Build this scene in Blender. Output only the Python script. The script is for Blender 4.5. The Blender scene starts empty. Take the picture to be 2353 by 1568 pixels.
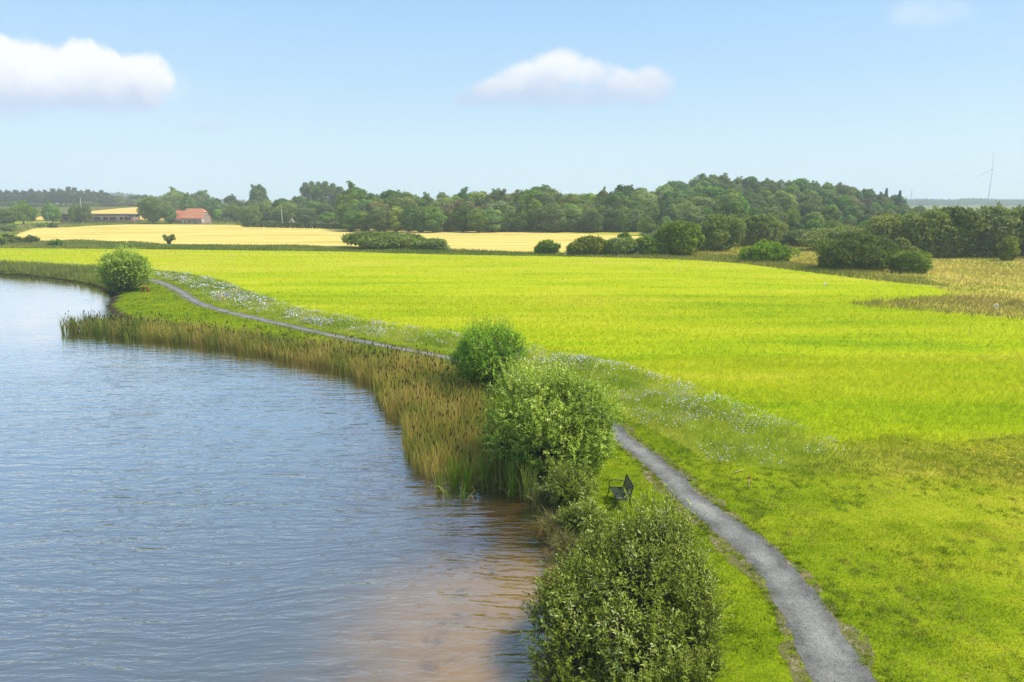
import bpy, math, random
import numpy as np
from mathutils import Vector
R = math.radians
random.seed(7); rng = np.random.default_rng(7)
SC = bpy.context.scene
COL = SC.collection

# ------------------------------------------------------------------ camera
PITCH = R(11.6); CAMZ = 11.0; FP = 1568.7          # FP: focal length in the 2353 px wide view of the photo
cam = bpy.data.cameras.new('camera'); cam.lens = 24; cam.sensor_width = 36
cam.clip_start = 0.1; cam.clip_end = 20000
camo = bpy.data.objects.new('camera', cam); COL.objects.link(camo)
camo.location = (0, 0, CAMZ); camo.rotation_euler = (R(90) - PITCH, 0, 0)
SC.camera = camo

# ------------------------------------------------------------------ light and exposure
SUN_ELEV, SUN_AZ = R(56), R(92)                     # azimuth measured from +Y towards +X
SC.view_settings.view_transform = 'Standard'; SC.view_settings.look = 'None'
SC.view_settings.exposure = 1.0; SC.view_settings.gamma = 1
SC.cycles.use_denoising = True; SC.cycles.denoising_prefilter = 'NONE'
SC.cycles.max_bounces = 6; SC.cycles.diffuse_bounces = 3; SC.cycles.glossy_bounces = 2
SC.cycles.transmission_bounces = 4; SC.cycles.transparent_max_bounces = 6; SC.cycles.volume_bounces = 2
SC.cycles.caustics_reflective = False; SC.cycles.caustics_refractive = False
sun = bpy.data.lights.new('sun', 'SUN'); sun.energy = 2.9; sun.angle = R(18); sun.color = (1.0, 0.95, 0.86)
suno = bpy.data.objects.new('sun', sun); COL.objects.link(suno)
sd = Vector((math.sin(SUN_AZ) * math.cos(SUN_ELEV), math.cos(SUN_AZ) * math.cos(SUN_ELEV), math.sin(SUN_ELEV)))
suno.rotation_euler = sd.to_track_quat('Z', 'Y').to_euler()

# ------------------------------------------------------------------ node helpers
def lnk(nt, a, b): nt.links.new(a, b)
def node(nt, typ, **kw):
    n = nt.nodes.new(typ)
    for k, v in kw.items():
        if k in n.inputs.keys():
            s = n.inputs[k]
            if isinstance(v, bpy.types.NodeSocket): nt.links.new(v, s)
            else: s.default_value = v
        else: setattr(n, k, v)
    return n
def mth(nt, op, a, b=None, c=None, clamp=False):
    n = nt.nodes.new('ShaderNodeMath'); n.operation = op; n.use_clamp = clamp
    for i, v in enumerate((a, b, c)):
        if v is None: continue
        if isinstance(v, bpy.types.NodeSocket): nt.links.new(v, n.inputs[i])
        else: n.inputs[i].default_value = v
    return n.outputs[0]
def mixc(nt, f, a, b, mode='MIX'):
    n = nt.nodes.new('ShaderNodeMix'); n.data_type = 'RGBA'; n.blend_type = mode
    for s, v in ((n.inputs[0], f), (n.inputs[6], a), (n.inputs[7], b)):
        if isinstance(v, bpy.types.NodeSocket): nt.links.new(v, s)
        elif isinstance(v, (tuple, list)): s.default_value = (*v[:3], 1)
        else: s.default_value = v
    return n.outputs[2]
def smooth(nt, x, lo, hi):
    n = nt.nodes.new('ShaderNodeMapRange'); n.interpolation_type = 'SMOOTHSTEP'
    if isinstance(x, bpy.types.NodeSocket): nt.links.new(x, n.inputs[0])
    n.inputs[1].default_value = lo; n.inputs[2].default_value = hi
    return n.outputs[0]
def ramp(nt, f, cols, pos=None):
    n = nt.nodes.new('ShaderNodeValToRGB'); e = n.color_ramp.elements
    pos = pos or [i / (len(cols) - 1) for i in range(len(cols))]
    e[0].position = pos[0]; e[0].color = (*cols[0], 1); e[1].position = pos[-1]; e[1].color = (*cols[-1], 1)
    for p, c in zip(pos[1:-1], cols[1:-1]):
        q = e.new(p); q.color = (*c, 1)
    nt.links.new(f, n.inputs[0]); return n.outputs[0]
def noise(nt, vec, scale, detail=4, rough=0.55, dist=0.0):
    n = node(nt, 'ShaderNodeTexNoise', Scale=scale, Detail=detail, Roughness=rough, Distortion=dist)
    if vec is not None: nt.links.new(vec, n.inputs['Vector'])
    return n.outputs[0]
def newmat(name):
    m = bpy.data.materials.new(name); m.use_nodes = True
    nt = m.node_tree; nt.nodes.clear()
    out = nt.nodes.new('ShaderNodeOutputMaterial'); return m, nt, out
def worldpos(nt): return nt.nodes.new('ShaderNodeNewGeometry').outputs['Position']
def mapping(nt, vec, loc=(0,0,0), rot=(0,0,0), scale=(1,1,1)):
    n = nt.nodes.new('ShaderNodeMapping'); nt.links.new(vec, n.inputs[0])
    n.inputs[1].default_value = loc; n.inputs[2].default_value = rot; n.inputs[3].default_value = scale
    return n.outputs[0]

# ------------------------------------------------------------------ photo pixel -> place
def raydir(px, py):
    dx = (px - 1176.5) / FP; dv = (784 - py) / FP
    return Vector((dx, math.cos(PITCH) + dv * math.sin(PITCH), -math.sin(PITCH) + dv * math.cos(PITCH)))
def P(px, py, z=0.0):
    d = raydir(px, py); t = (z - CAMZ) / d.z
    return Vector((d.x * t, d.y * t, z))
def PD(px, py, dist):                                # point on the ray at ground distance y = dist
    d = raydir(px, py); t = dist / d.y
    return Vector((d.x * t, dist, CAMZ + d.z * t))
def polyP(pts, z=0.0): return np.array([P(a, b, z)[:2] for a, b in pts])

# ------------------------------------------------------------------ sky
w = bpy.data.worlds.new('World'); SC.world = w; w.use_nodes = True
nt = w.node_tree; nt.nodes.clear()
wout = nt.nodes.new('ShaderNodeOutputWorld')
sky = nt.nodes.new('ShaderNodeTexSky'); sky.sky_type = 'NISHITA'; sky.sun_disc = False
sky.sun_elevation = SUN_ELEV; sky.sun_rotation = SUN_AZ; sky.altitude = 20
sky.air_density = 1.0; sky.dust_density = 1.2; sky.ozone_density = 1.5
bg = nt.nodes.new('ShaderNodeBackground'); bg.inputs[1].default_value = 0.15
tc = nt.nodes.new('ShaderNodeTexCoord')
sep = nt.nodes.new('ShaderNodeSeparateXYZ'); lnk(nt, tc.outputs['Generated'], sep.inputs[0])
grad = ramp(nt, sep.outputs[2], [(0.74,0.90,1.0),(0.64,0.85,1.0),(0.47,0.735,1.0),(0.345,0.62,1.0),(0.24,0.48,0.93)], [0.0,0.06,0.15,0.27,1.0])
gsc = node(nt, 'ShaderNodeVectorMath', operation='SCALE'); lnk(nt, grad, gsc.inputs[0]); gsc.inputs['Scale'].default_value = 0.475/0.15
skyc = mixc(nt, 0.93, sky.outputs[0], gsc.outputs[0])       # summer haze pales the clear sky
lnk(nt, skyc, bg.inputs[0])
ypos = mth(nt, 'MAXIMUM', sep.outputs[1], 0.02)
U = mth(nt, 'DIVIDE', sep.outputs[0], ypos); V = mth(nt, 'DIVIDE', sep.outputs[2], ypos)
cvec = nt.nodes.new('ShaderNodeCombineXYZ'); lnk(nt, U, cvec.inputs[0]); lnk(nt, V, cvec.inputs[1])
n1 = noise(nt, cvec.outputs[0], 9.0, 9, 0.62, 0.35)
n2 = noise(nt, mapping(nt, cvec.outputs[0], (3, 1, 5)), 30.0, 5, 0.6)
n3 = noise(nt, mapping(nt, cvec.outputs[0], (7, 2, 1)), 7.0, 5, 0.55)
nn = mth(nt, 'ADD', mth(nt, 'MULTIPLY', mth(nt, 'SUBTRACT', n1, 0.5), 2.0), mth(nt, 'MULTIPLY', mth(nt, 'SUBTRACT', n2, 0.5), 1.0))
def cloud(lobes, soft0, soft1, nk, bottom, height, bsoft, cmax=1.0):
    """lobes: (px, py, rx, ry) read as directions of the sky; returns (alpha, light)"""
    f = None
    for px, py, rx, ry in lobes:
        d = raydir(px, py); u0, v0 = d.x / d.y, d.z / d.y
        a = mth(nt, 'DIVIDE', mth(nt, 'SUBTRACT', U, u0), rx / FP); b = mth(nt, 'DIVIDE', mth(nt, 'SUBTRACT', V, v0), ry / FP)
        q = mth(nt, 'SUBTRACT', 1.0, mth(nt, 'ADD', mth(nt, 'MULTIPLY', a, a), mth(nt, 'MULTIPLY', b, b)))
        if f is None: f = q
        else:
            n = nt.nodes.new('ShaderNodeMath'); n.operation = 'SMOOTH_MAX'; lnk(nt, f, n.inputs[0]); lnk(nt, q, n.inputs[1]); n.inputs[2].default_value = 0.25; f = n.outputs[0]
    f = mth(nt, 'ADD', f, mth(nt, 'MULTIPLY', nn, nk))
    d = raydir(1176, bottom); vb = d.z / d.y
    hh = height / FP
    a = mth(nt, 'MULTIPLY', smooth(nt, f, soft0, soft1), smooth(nt, V, vb - bsoft / FP, vb + bsoft / FP))
    a = mth(nt, 'MULTIPLY', a, mth(nt, 'MULTIPLY', smooth(nt, sep.outputs[1], 0.1, 0.3), cmax))
    l = mth(nt, 'ADD', mth(nt, 'DIVIDE', mth(nt, 'SUBTRACT', V, vb), hh), mth(nt, 'MULTIPLY', mth(nt, 'SUBTRACT', n3, 0.5), 1.5))
    return a, smooth(nt, l, 0.0, 0.95)
CL = [cloud([(-60,200,230,90),(-20,125,75,50),(75,150,85,62),(185,150,75,58),(250,165,50,45),(330,178,75,58),(372,190,36,30),(220,220,190,45),(-200,210,300,130)], -0.05, 0.6, 0.95, 258, 130, 40),
      cloud([(1095,230,60,20),(1290,160,75,52),(1230,185,95,45),(1150,212,85,36),(1355,170,65,42),(1420,195,60,42),(1480,205,75,50),(1300,225,220,32)], -0.05, 0.75, 0.75, 244, 110, 40, 0.9),
      cloud([(480,285,80,28),(380,200,70,50)], 0.0, 1.6, 1.2, 310, 60, 25, 0.5),
      cloud([(2330,108,40,22),(2130,30,120,40)], 0.0, 1.7, 1.0, 120, 60, 25, 0.5)]
shader = bg.outputs[0]
for a, l in CL:
    cb = nt.nodes.new('ShaderNodeBackground'); cb.inputs[1].default_value = 0.52
    lnk(nt, mixc(nt, l, (0.52, 0.60, 0.84), (1.0, 0.985, 1.0)), cb.inputs[0])
    ms = nt.nodes.new('ShaderNodeMixShader'); lnk(nt, a, ms.inputs[0]); lnk(nt, shader, ms.inputs[1]); lnk(nt, cb.outputs[0], ms.inputs[2])
    shader = ms.outputs[0]
lnk(nt, shader, wout.inputs[0])

# ------------------------------------------------------------------ mesh helpers
class MB:
    """collects geometry (V, faces, material index, per-vertex rnd) and links it as one mesh object"""
    def __init__(s): s.V = []; s.F = []; s.M = []; s.A = []; s.n = 0
    def add(s, V, F, mat=0, rnd=0.5):
        V = np.asarray(V, dtype=np.float64).reshape(-1, 3)
        F = np.asarray(F, dtype=np.int64)
        s.V.append(V); s.F.append(F + s.n); s.M.append(np.full(len(F), mat))
        s.A.append(np.full(len(V), rnd) if np.isscalar(rnd) else np.asarray(rnd, dtype=np.float64))
        s.n += len(V); return s
    def box(s, c, size, rz=0.0, mat=0, M=None):
        x, y, z = [v / 2 for v in size]
        v = np.array([(-x,-y,-z),(x,-y,-z),(x,y,-z),(-x,y,-z),(-x,-y,z),(x,-y,z),(x,y,z),(-x,y,z)])
        if M is not None: v = v @ np.array(M).T
        if rz: v = v @ np.array([[math.cos(rz), math.sin(rz), 0], [-math.sin(rz), math.cos(rz), 0], [0,0,1]])
        return s.add(v + np.array(c), [(3,2,1,0),(4,5,6,7),(0,1,5,4),(1,2,6,5),(2,3,7,6),(3,0,4,7)], mat)
    def tube(s, pts, rad, sides=6, mat=0, rnd=0.5, cap=True):
        pts = np.asarray(pts, dtype=float); k = len(pts)
        rad = np.full(k, rad) if np.isscalar(rad) else np.asarray(rad)
        T = np.gradient(pts, axis=0); T /= np.linalg.norm(T, axis=1)[:, None] + 1e-9
        up = np.array([0, 0, 1.0]) if abs(T[0][2]) < 0.9 else np.array([1.0, 0, 0])
        A = np.cross(T, up); A /= np.linalg.norm(A, axis=1)[:, None] + 1e-9; B = np.cross(T, A)
        ang = np.arange(sides) * 2 * math.pi / sides
        V = (pts[:, None] + rad[:, None, None] * (np.cos(ang)[None, :, None] * A[:, None] + np.sin(ang)[None, :, None] * B[:, None])).reshape(-1, 3)
        F = []
        for i in range(k - 1):
            for j in range(sides):
                F.append((i*sides+j, i*sides+(j+1) % sides, (i+1)*sides+(j+1) % sides, (i+1)*sides+j))
        s.add(V, F, mat, rnd)
        if cap and sides == 4: pass
        if cap:
            for idx in (0, k - 1):
                ring = V[idx*sides:(idx+1)*sides]; c = ring.mean(0)
                s.add(np.vstack([ring, c]), [(j, (j+1) % sides, sides) for j in range(sides)], mat, rnd)
        return s
    def build(s, name, mats, parent=None, loc=None, smooth=False):
        V = np.vstack(s.V); me = bpy.data.meshes.new(name)
        me.vertices.add(len(V)); me.vertices.foreach_set('co', V.astype(np.float32).ravel())
        loops = np.concatenate([f.ravel() for f in s.F]).astype(np.int32)
        sizes = np.concatenate([np.full(len(f), f.shape[1]) for f in s.F]).astype(np.int32)
        starts = np.concatenate([[0], np.cumsum(sizes)[:-1]]).astype(np.int32)
        me.loops.add(len(loops)); me.loops.foreach_set('vertex_index', loops)
        me.polygons.add(len(sizes)); me.polygons.foreach_set('loop_start', starts)
        try: me.polygons.foreach_set('loop_total', sizes)
        except Exception: pass
        me.polygons.foreach_set('material_index', np.concatenate(s.M).astype(np.int32))
        if smooth: me.polygons.foreach_set('use_smooth', np.ones(len(sizes), dtype=bool))
        at = me.attributes.new('rnd', 'FLOAT', 'POINT'); at.data.foreach_set('value', np.concatenate(s.A).astype(np.float32))
        for m in (mats if isinstance(mats, (list, tuple)) else [mats]): me.materials.append(m)
        me.update(calc_edges=True)
        o = bpy.data.objects.new(name, me); COL.objects.link(o)
        if loc is not None: o.location = loc
        if parent is not None: o.parent = parent
        return o
def tag(o, label=None, cat=None, group=None, kind=None):
    if label: o['label'] = label
    if cat: o['category'] = cat
    if group: o['group'] = group
    if kind: o['kind'] = kind
    return o
def empty(name, loc, rz=0.0, label=None, cat=None, group=None):
    o = bpy.data.objects.new(name, None); COL.objects.link(o); o.empty_display_size = 0.5
    o.location = loc; o.rotation_euler = (0, 0, rz); return tag(o, label, cat, group)
def copy_tree(o, parent=None):
    c = o.copy(); COL.objects.link(c)
    if parent is not None: c.parent = parent
    for ch in list(o.children): copy_tree(ch, c)
    return c
def inpoly(X, Y, poly):
    r = np.zeros(len(X), bool); n = len(poly); j = n - 1
    for i in range(n):
        xi, yi = poly[i]; xj, yj = poly[j]
        if yi != yj:
            c = ((yi > Y) != (yj > Y)) & (X < (xj - xi) * (Y - yi) / (yj - yi) + xi)
            r ^= c
        j = i
    return r
def polydist(X, Y, pl, closed=False):
    d = np.full(len(X), 1e9); pts = list(pl) + ([pl[0]] if closed else [])
    for (ax, ay), (bx, by) in zip(pts[:-1], pts[1:]):
        L2 = (bx-ax)**2 + (by-ay)**2 + 1e-12
        t = np.clip(((X-ax)*(bx-ax) + (Y-ay)*(by-ay)) / L2, 0, 1)
        d = np.minimum(d, np.hypot(X-ax-t*(bx-ax), Y-ay-t*(by-ay)))
    return d
def resample(pl, step):
    pl = np.asarray(pl); out = []
    n = len(pl)
    for i in range(n - 1):                               # catmull-rom
        p0 = pl[max(i-1, 0)]; p1 = pl[i]; p2 = pl[i+1]; p3 = pl[min(i+2, n-1)]
        k = max(2, int(np.linalg.norm(p2-p1) / step))
        for t in np.arange(k) / k:
            out.append(0.5*((2*p1) + (-p0+p2)*t + (2*p0-5*p1+4*p2-p3)*t*t + (-p0+3*p1-3*p2+p3)*t**3))
    out.append(pl[-1]); return np.array(out)
def vnoise(X, Y, s, seed=0):                             # cheap smooth value noise in -1..1
    r = np.random.default_rng(seed + 1000); T = r.uniform(-1, 1, (64, 64))
    x = X / s; y = Y / s; xi = np.floor(x).astype(int); yi = np.floor(y).astype(int)
    fx = x - xi; fy = y - yi; fx = fx*fx*(3-2*fx); fy = fy*fy*(3-2*fy)
    g = lambda a, b: T[a % 64, b % 64]
    return (g(xi,yi)*(1-fx) + g(xi+1,yi)*fx)*(1-fy) + (g(xi,yi+1)*(1-fx) + g(xi+1,yi+1)*fx)*fy

# ------------------------------------------------------------------ the plan of the place
WZ = -0.4
SHORE = [(-700,606),(-300,616),(0,630),(60,633),(130,641),(200,651),(232,660),(258,672),(272,684),(264,697),(258,706),(268,716),(300,735),(350,752),
         (450,768),(560,785),(680,805),(780,825),(880,850),(960,885),(1030,930),(1070,985),(1105,1045),(1160,1090),(1220,1122),(1252,1150),
         (1268,1185),(1262,1230),(1278,1275),(1284,1320),(1298,1400),(1308,1480),(1318,1570),(1330,1700),(1345,1900)]
shore = resample(polyP(SHORE, WZ), 1.0)
shore = shore + 0.12 * np.stack([vnoise(shore[:,0], shore[:,1], 0.9, 3), vnoise(shore[:,0], shore[:,1], 0.9, 4)], 1)
lake_poly = np.vstack([shore, [(1.0, -80), (-420, -80), (-420, 110)]])
PL = [(2060,1740),(1863,1568),(1808,1434),(1713,1284),(1596,1184),(1538,1127),(1491,1080),(1412,1010),(1350,962),(1270,905),(1160,862),(1020,826),(945,811),(855,795),(755,775),(636,748),(556,729),(496,715),(444,697),(403,671),(366,653),(330,643)]
PR = [(2240,1740),(2018,1568),(1926,1434),(1808,1284),(1676,1184),(1598,1127),(1556,1080),(1456,1010),(1416,968),(1310,898),(1180,853),(1040,820),(958,804),(866,786),(766,766),(645,740),(565,722),(506,708),(456,690),(417,665),(376,648),(338,639)]
pl = resample(polyP(PL), 0.25); pr = resample(polyP(PR), 0.25)
def along(p, n):
    s = np.concatenate([[0], np.cumsum(np.linalg.norm(np.diff(p, axis=0), axis=1))]); q = np.linspace(0, s[-1], n)
    return np.stack([np.interp(q, s, p[:,0]), np.interp(q, s, p[:,1])], 1)
pl = along(pl, 420); pr = along(pr, 420)
pc = (pl + pr) / 2; pwid = np.maximum(np.linalg.norm(pr - pl, axis=1), 1.1)
tang = np.gradient(pc, axis=0); tang /= np.linalg.norm(tang, axis=1)[:, None]; nrm = np.stack([tang[:,1], -tang[:,0]], 1)
pwid = np.convolve(np.pad(pwid, 12, mode='edge'), np.ones(25)/25, 'valid'); pwid = np.clip(pwid, 1.1, 1.9)*np.clip(1.2 - pc[:,1]/110, 0.55, 1.0)
path_poly = np.vstack([pc + nrm * pwid[:,None]/2, (pc - nrm * pwid[:,None]/2)[::-1]])
FIELD = [(-500,573),(0,571),(300,573),(560,576),(790,579),(1030,586),(1250,589),(1500,595),(1600,599),(1700,606),(1880,629),(2020,646),(2120,656),(2185,673),
         (2160,681),(2050,691),(1955,699),(1975,704),(2050,710),(2150,719),(2353,736),(2700,768),(2900,1010),(2353,1000),(2200,1015),(2060,1005),(1950,1008),(1929,1019),
         (1818,974),(1693,929),(1569,879),(1450,846),(1310,814),(1215,797),(1130,782),(1039,767),(872,743),(706,713),(617,686),(560,664),(500,643),(430,628),(350,619),(230,611),(0,602),(-500,594)]
field_poly = polyP(FIELD)
FLOW = [(350,621),(430,629),(500,645),(560,666),(617,687),(706,714),(872,744),(1039,768),(1130,783),(1215,798),(1310,815),(1450,847),(1569,880),(1693,930),(1818,975),(1929,1020),
        (1938,1050),(1794,1079),(1628,1064),(1569,1024),(1435,957),(1395,925),(1290,870),(1180,838),(1047,811),(924,790),(784,765),(633,733),(500,696),(417,656),(350,633)]
flow_poly = polyP(FLOW)
ROUGH = [(1929,1019),(2060,1005),(2200,1015),(2353,1000),(2900,1010),(2900,1180),(2353,1115),(2150,1095),(1940,1092),(1794,1080),(1938,1050)]
rough_poly = polyP(ROUGH)
GOLD = [(27,546),(80,526),(160,523),(227,519),(314,516),(430,517),(552,518),(795,525),(1000,531),(1200,534),(1400,541),(1520,548),(1520,570),(1330,581),(1250,581),(1000,575),(800,568),(700,565),(560,564),(400,562),(314,558),(173,552),(80,554)]
gold_poly = polyP(GOLD)
MEADOW = [(1500,594),(1560,575),(1700,560),(2100,565),(2900,590),(2900,770),(2353,735),(2150,718),(2000,706),(1955,700),(2050,690),(2160,680),(2185,672),(2120,655),(2020,645),(1880,628),(1700,605)]
meadow_poly = polyP(MEADOW)

def sstep(x, a, b):
    t = np.clip((x - a) / (b - a), 0, 1); return t*t*(3-2*t)
def hgt(X, Y):                                            # land height away from the lake
    X = np.asarray(X, float); Y = np.asarray(Y, float)
    g = np.exp(-0.5*((X-122)/np.where(X < 122, 40, 48))**2 - 0.5*((Y-385)/np.where(Y < 385, 74, 160))**2)
    hill = np.maximum(0, 13.0*g - 0.5)
    left = 7.0*sstep(Y, 385, 640)*sstep(-X, 40, 110)
    return hill + left
def h1(x, y): return float(hgt(np.array([x]), np.array([y]))[0])
def shore_sd(X, Y):
    return np.where(inpoly(X, Y, lake_poly), -1, 1) * polydist(X, Y, shore)

# ------------------------------------------------------------------ ground materials
def bump(nt, h, strength, dist):
    b = node(nt, 'ShaderNodeBump', Strength=strength, Distance=dist); lnk(nt, h, b.inputs['Height']); return b.outputs[0]
def principled(nt, out, col, rough=0.9, spec=0.2, nrm=None):
    b = nt.nodes.new('ShaderNodeBsdfPrincipled')
    if isinstance(col, bpy.types.NodeSocket): lnk(nt, col, b.inputs['Base Color'])
    else: b.inputs['Base Color'].default_value = (*col, 1)
    b.inputs['Roughness'].default_value = rough; b.inputs['Specular IOR Level'].default_value = spec
    if nrm is not None: lnk(nt, nrm, b.inputs['Normal'])
    lnk(nt, b.outputs[0], out.inputs[0]); return b
def attr(nt, name):
    a = nt.nodes.new('ShaderNodeAttribute'); a.attribute_name = name; return a.outputs['Fac']
LAWN = [(0.11,0.165,0.005),(0.215,0.265,0.008),(0.32,0.33,0.016),(0.42,0.355,0.04),(0.47,0.33,0.10)]
def lawn_col(nt, pos):
    big = noise(nt, mapping(nt, pos, (3, 8, 0), (0, 0, 0.5), (1, 1.9, 1)), 0.2, 6, 0.68)
    mid = noise(nt, pos, 1.4, 5, 0.65); fine = noise(nt, mapping(nt, pos, scale=(1, 0.75, 1)), 13.0, 3, 0.7)
    sx = nt.nodes.new('ShaderNodeSeparateXYZ'); lnk(nt, pos, sx.inputs[0])
    dry = mth(nt, 'ADD', smooth(nt, sx.outputs[0], 6.0, 22.0), 0.0)
    far = smooth(nt, sx.outputs[1], 32.0, 45.0)
    f = mth(nt, 'ADD', mth(nt, 'ADD', mth(nt, 'MULTIPLY', big, 0.75), 0.115), mth(nt, 'MULTIPLY', mth(nt, 'SUBTRACT', mid, 0.5), 0.55))
    f = mth(nt, 'ADD', f, mth(nt, 'MULTIPLY', mth(nt, 'SUBTRACT', fine, 0.5), 0.75))
    f = mth(nt, 'ADD', f, mth(nt, 'MULTIPLY', mth(nt, 'SUBTRACT', dry, 0.7), 0.36))
    f = mth(nt, 'SUBTRACT', f, mth(nt, 'MULTIPLY', far, 0.02))
    c = ramp(nt, f, LAWN, [0.12, 0.36, 0.55, 0.72, 0.9])
    soil = smooth(nt, mth(nt, 'ADD', mth(nt, 'MULTIPLY', noise(nt, mapping(nt, pos, (9, 4, 2), scale=(0.7, 1, 1)), 7.0, 4, 0.7), 0.8), mth(nt, 'MULTIPLY', noise(nt, pos, 0.7, 3), 0.35)), 0.66, 0.76)
    return mixc(nt, mth(nt, 'MULTIPLY', soil, 0.65), c, (0.085,0.085,0.012))       # gaps in the sward
FIELDC = [(0.205,0.30,0.006),(0.315,0.375,0.007),(0.395,0.41,0.013),(0.455,0.42,0.045)]
def field_col(nt, pos):
    st = noise(nt, mapping(nt, pos, (0, 0, 0), (0, 0, R(8)), (0.22, 1.0, 1)), 0.16, 5, 0.6)
    fine = noise(nt, mapping(nt, pos, scale=(0.6, 1, 1)), 3.2, 6, 0.75)
    big = noise(nt, pos, 0.022, 3, 0.5)
    sx = nt.nodes.new('ShaderNodeSeparateXYZ'); lnk(nt, pos, sx.inputs[0])
    st2 = noise(nt, mapping(nt, pos, (5, 3, 0), (0, 0, R(-5)), (0.07, 1.0, 1)), 0.55, 4, 0.6)
    f = mth(nt, 'ADD', mth(nt, 'ADD', mth(nt, 'MULTIPLY', st, 0.8), mth(nt, 'MULTIPLY', mth(nt, 'SUBTRACT', st2, 0.5), 0.3)), mth(nt, 'MULTIPLY', big, 0.35))
    f = mth(nt, 'ADD', f, mth(nt, 'MULTIPLY', mth(nt, 'SUBTRACT', fine, 0.5), 0.6))
    f = mth(nt, 'ADD', f, mth(nt, 'MULTIPLY', mth(nt, 'SUBTRACT', smooth(nt, sx.outputs[1], 45, 135), 0.5), 0.10))
    return ramp(nt, f, FIELDC, [0.36, 0.49, 0.63, 0.80])
def make_ground_mat():
    m, nt, out = newmat('ground'); pos = worldpos(nt)
    c = lawn_col(nt, pos)
    dryc = ramp(nt, noise(nt, mapping(nt, pos, scale=(1, 0.6, 1)), 0.22, 6, 0.65), [(0.18,0.22,0.02),(0.34,0.33,0.04),(0.50,0.39,0.08),(0.56,0.40,0.13)], [0.28,0.43,0.56,0.75])
    c = mixc(nt, attr(nt, 'meadow'), c, dryc)
    c = mixc(nt, attr(nt, 'crop'), c, field_col(nt, pos))
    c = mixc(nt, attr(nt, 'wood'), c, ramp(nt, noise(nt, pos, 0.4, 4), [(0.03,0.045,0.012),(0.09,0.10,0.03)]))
    mud = ramp(nt, noise(nt, pos, 3.0, 4), [(0.03,0.025,0.012),(0.07,0.055,0.028)])
    sx = nt.nodes.new('ShaderNodeSeparateXYZ'); lnk(nt, pos, sx.inputs[0])
    c = mixc(nt, smooth(nt, sx.outputs[2], -0.16, -0.34), c, mud)
    principled(nt, out, c, 1.0, 0.0, bump(nt, noise(nt, pos, 14.0, 3), 0.6, 0.06)); return m
def make_bed_mat():
    m, nt, out = newmat('lake_bed'); pos = worldpos(nt)
    sx = nt.nodes.new('ShaderNodeSeparateXYZ'); lnk(nt, pos, sx.inputs[0])
    sand = ramp(nt, noise(nt, pos, 1.0, 5, 0.6), [(0.18,0.11,0.035),(0.36,0.225,0.08),(0.42,0.275,0.11)], [0.25,0.45,0.7])
    weed = mth(nt, 'MULTIPLY', smooth(nt, noise(nt, mapping(nt, pos, (4, 2, 0)), 1.1, 4, 0.6), 0.60, 0.74), 0.55)
    sand = mixc(nt, weed, sand, (0.05,0.038,0.02))
    weedy = smooth(nt, sx.outputs[1], 19.0, 22.0)                    # dark plant litter in the cove by the reeds
    sand = mixc(nt, mth(nt, 'MULTIPLY', weedy, 0.85), sand, ramp(nt, noise(nt, pos, 1.6, 5, 0.65), [(0.018,0.010,0.004),(0.11,0.055,0.016)], [0.3,0.8]))
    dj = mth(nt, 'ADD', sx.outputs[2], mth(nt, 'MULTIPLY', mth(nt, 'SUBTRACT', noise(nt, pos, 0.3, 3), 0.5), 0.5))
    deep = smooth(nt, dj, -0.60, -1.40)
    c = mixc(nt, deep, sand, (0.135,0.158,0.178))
    principled(nt, out, c, 1.0, 0.0); return m
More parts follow.
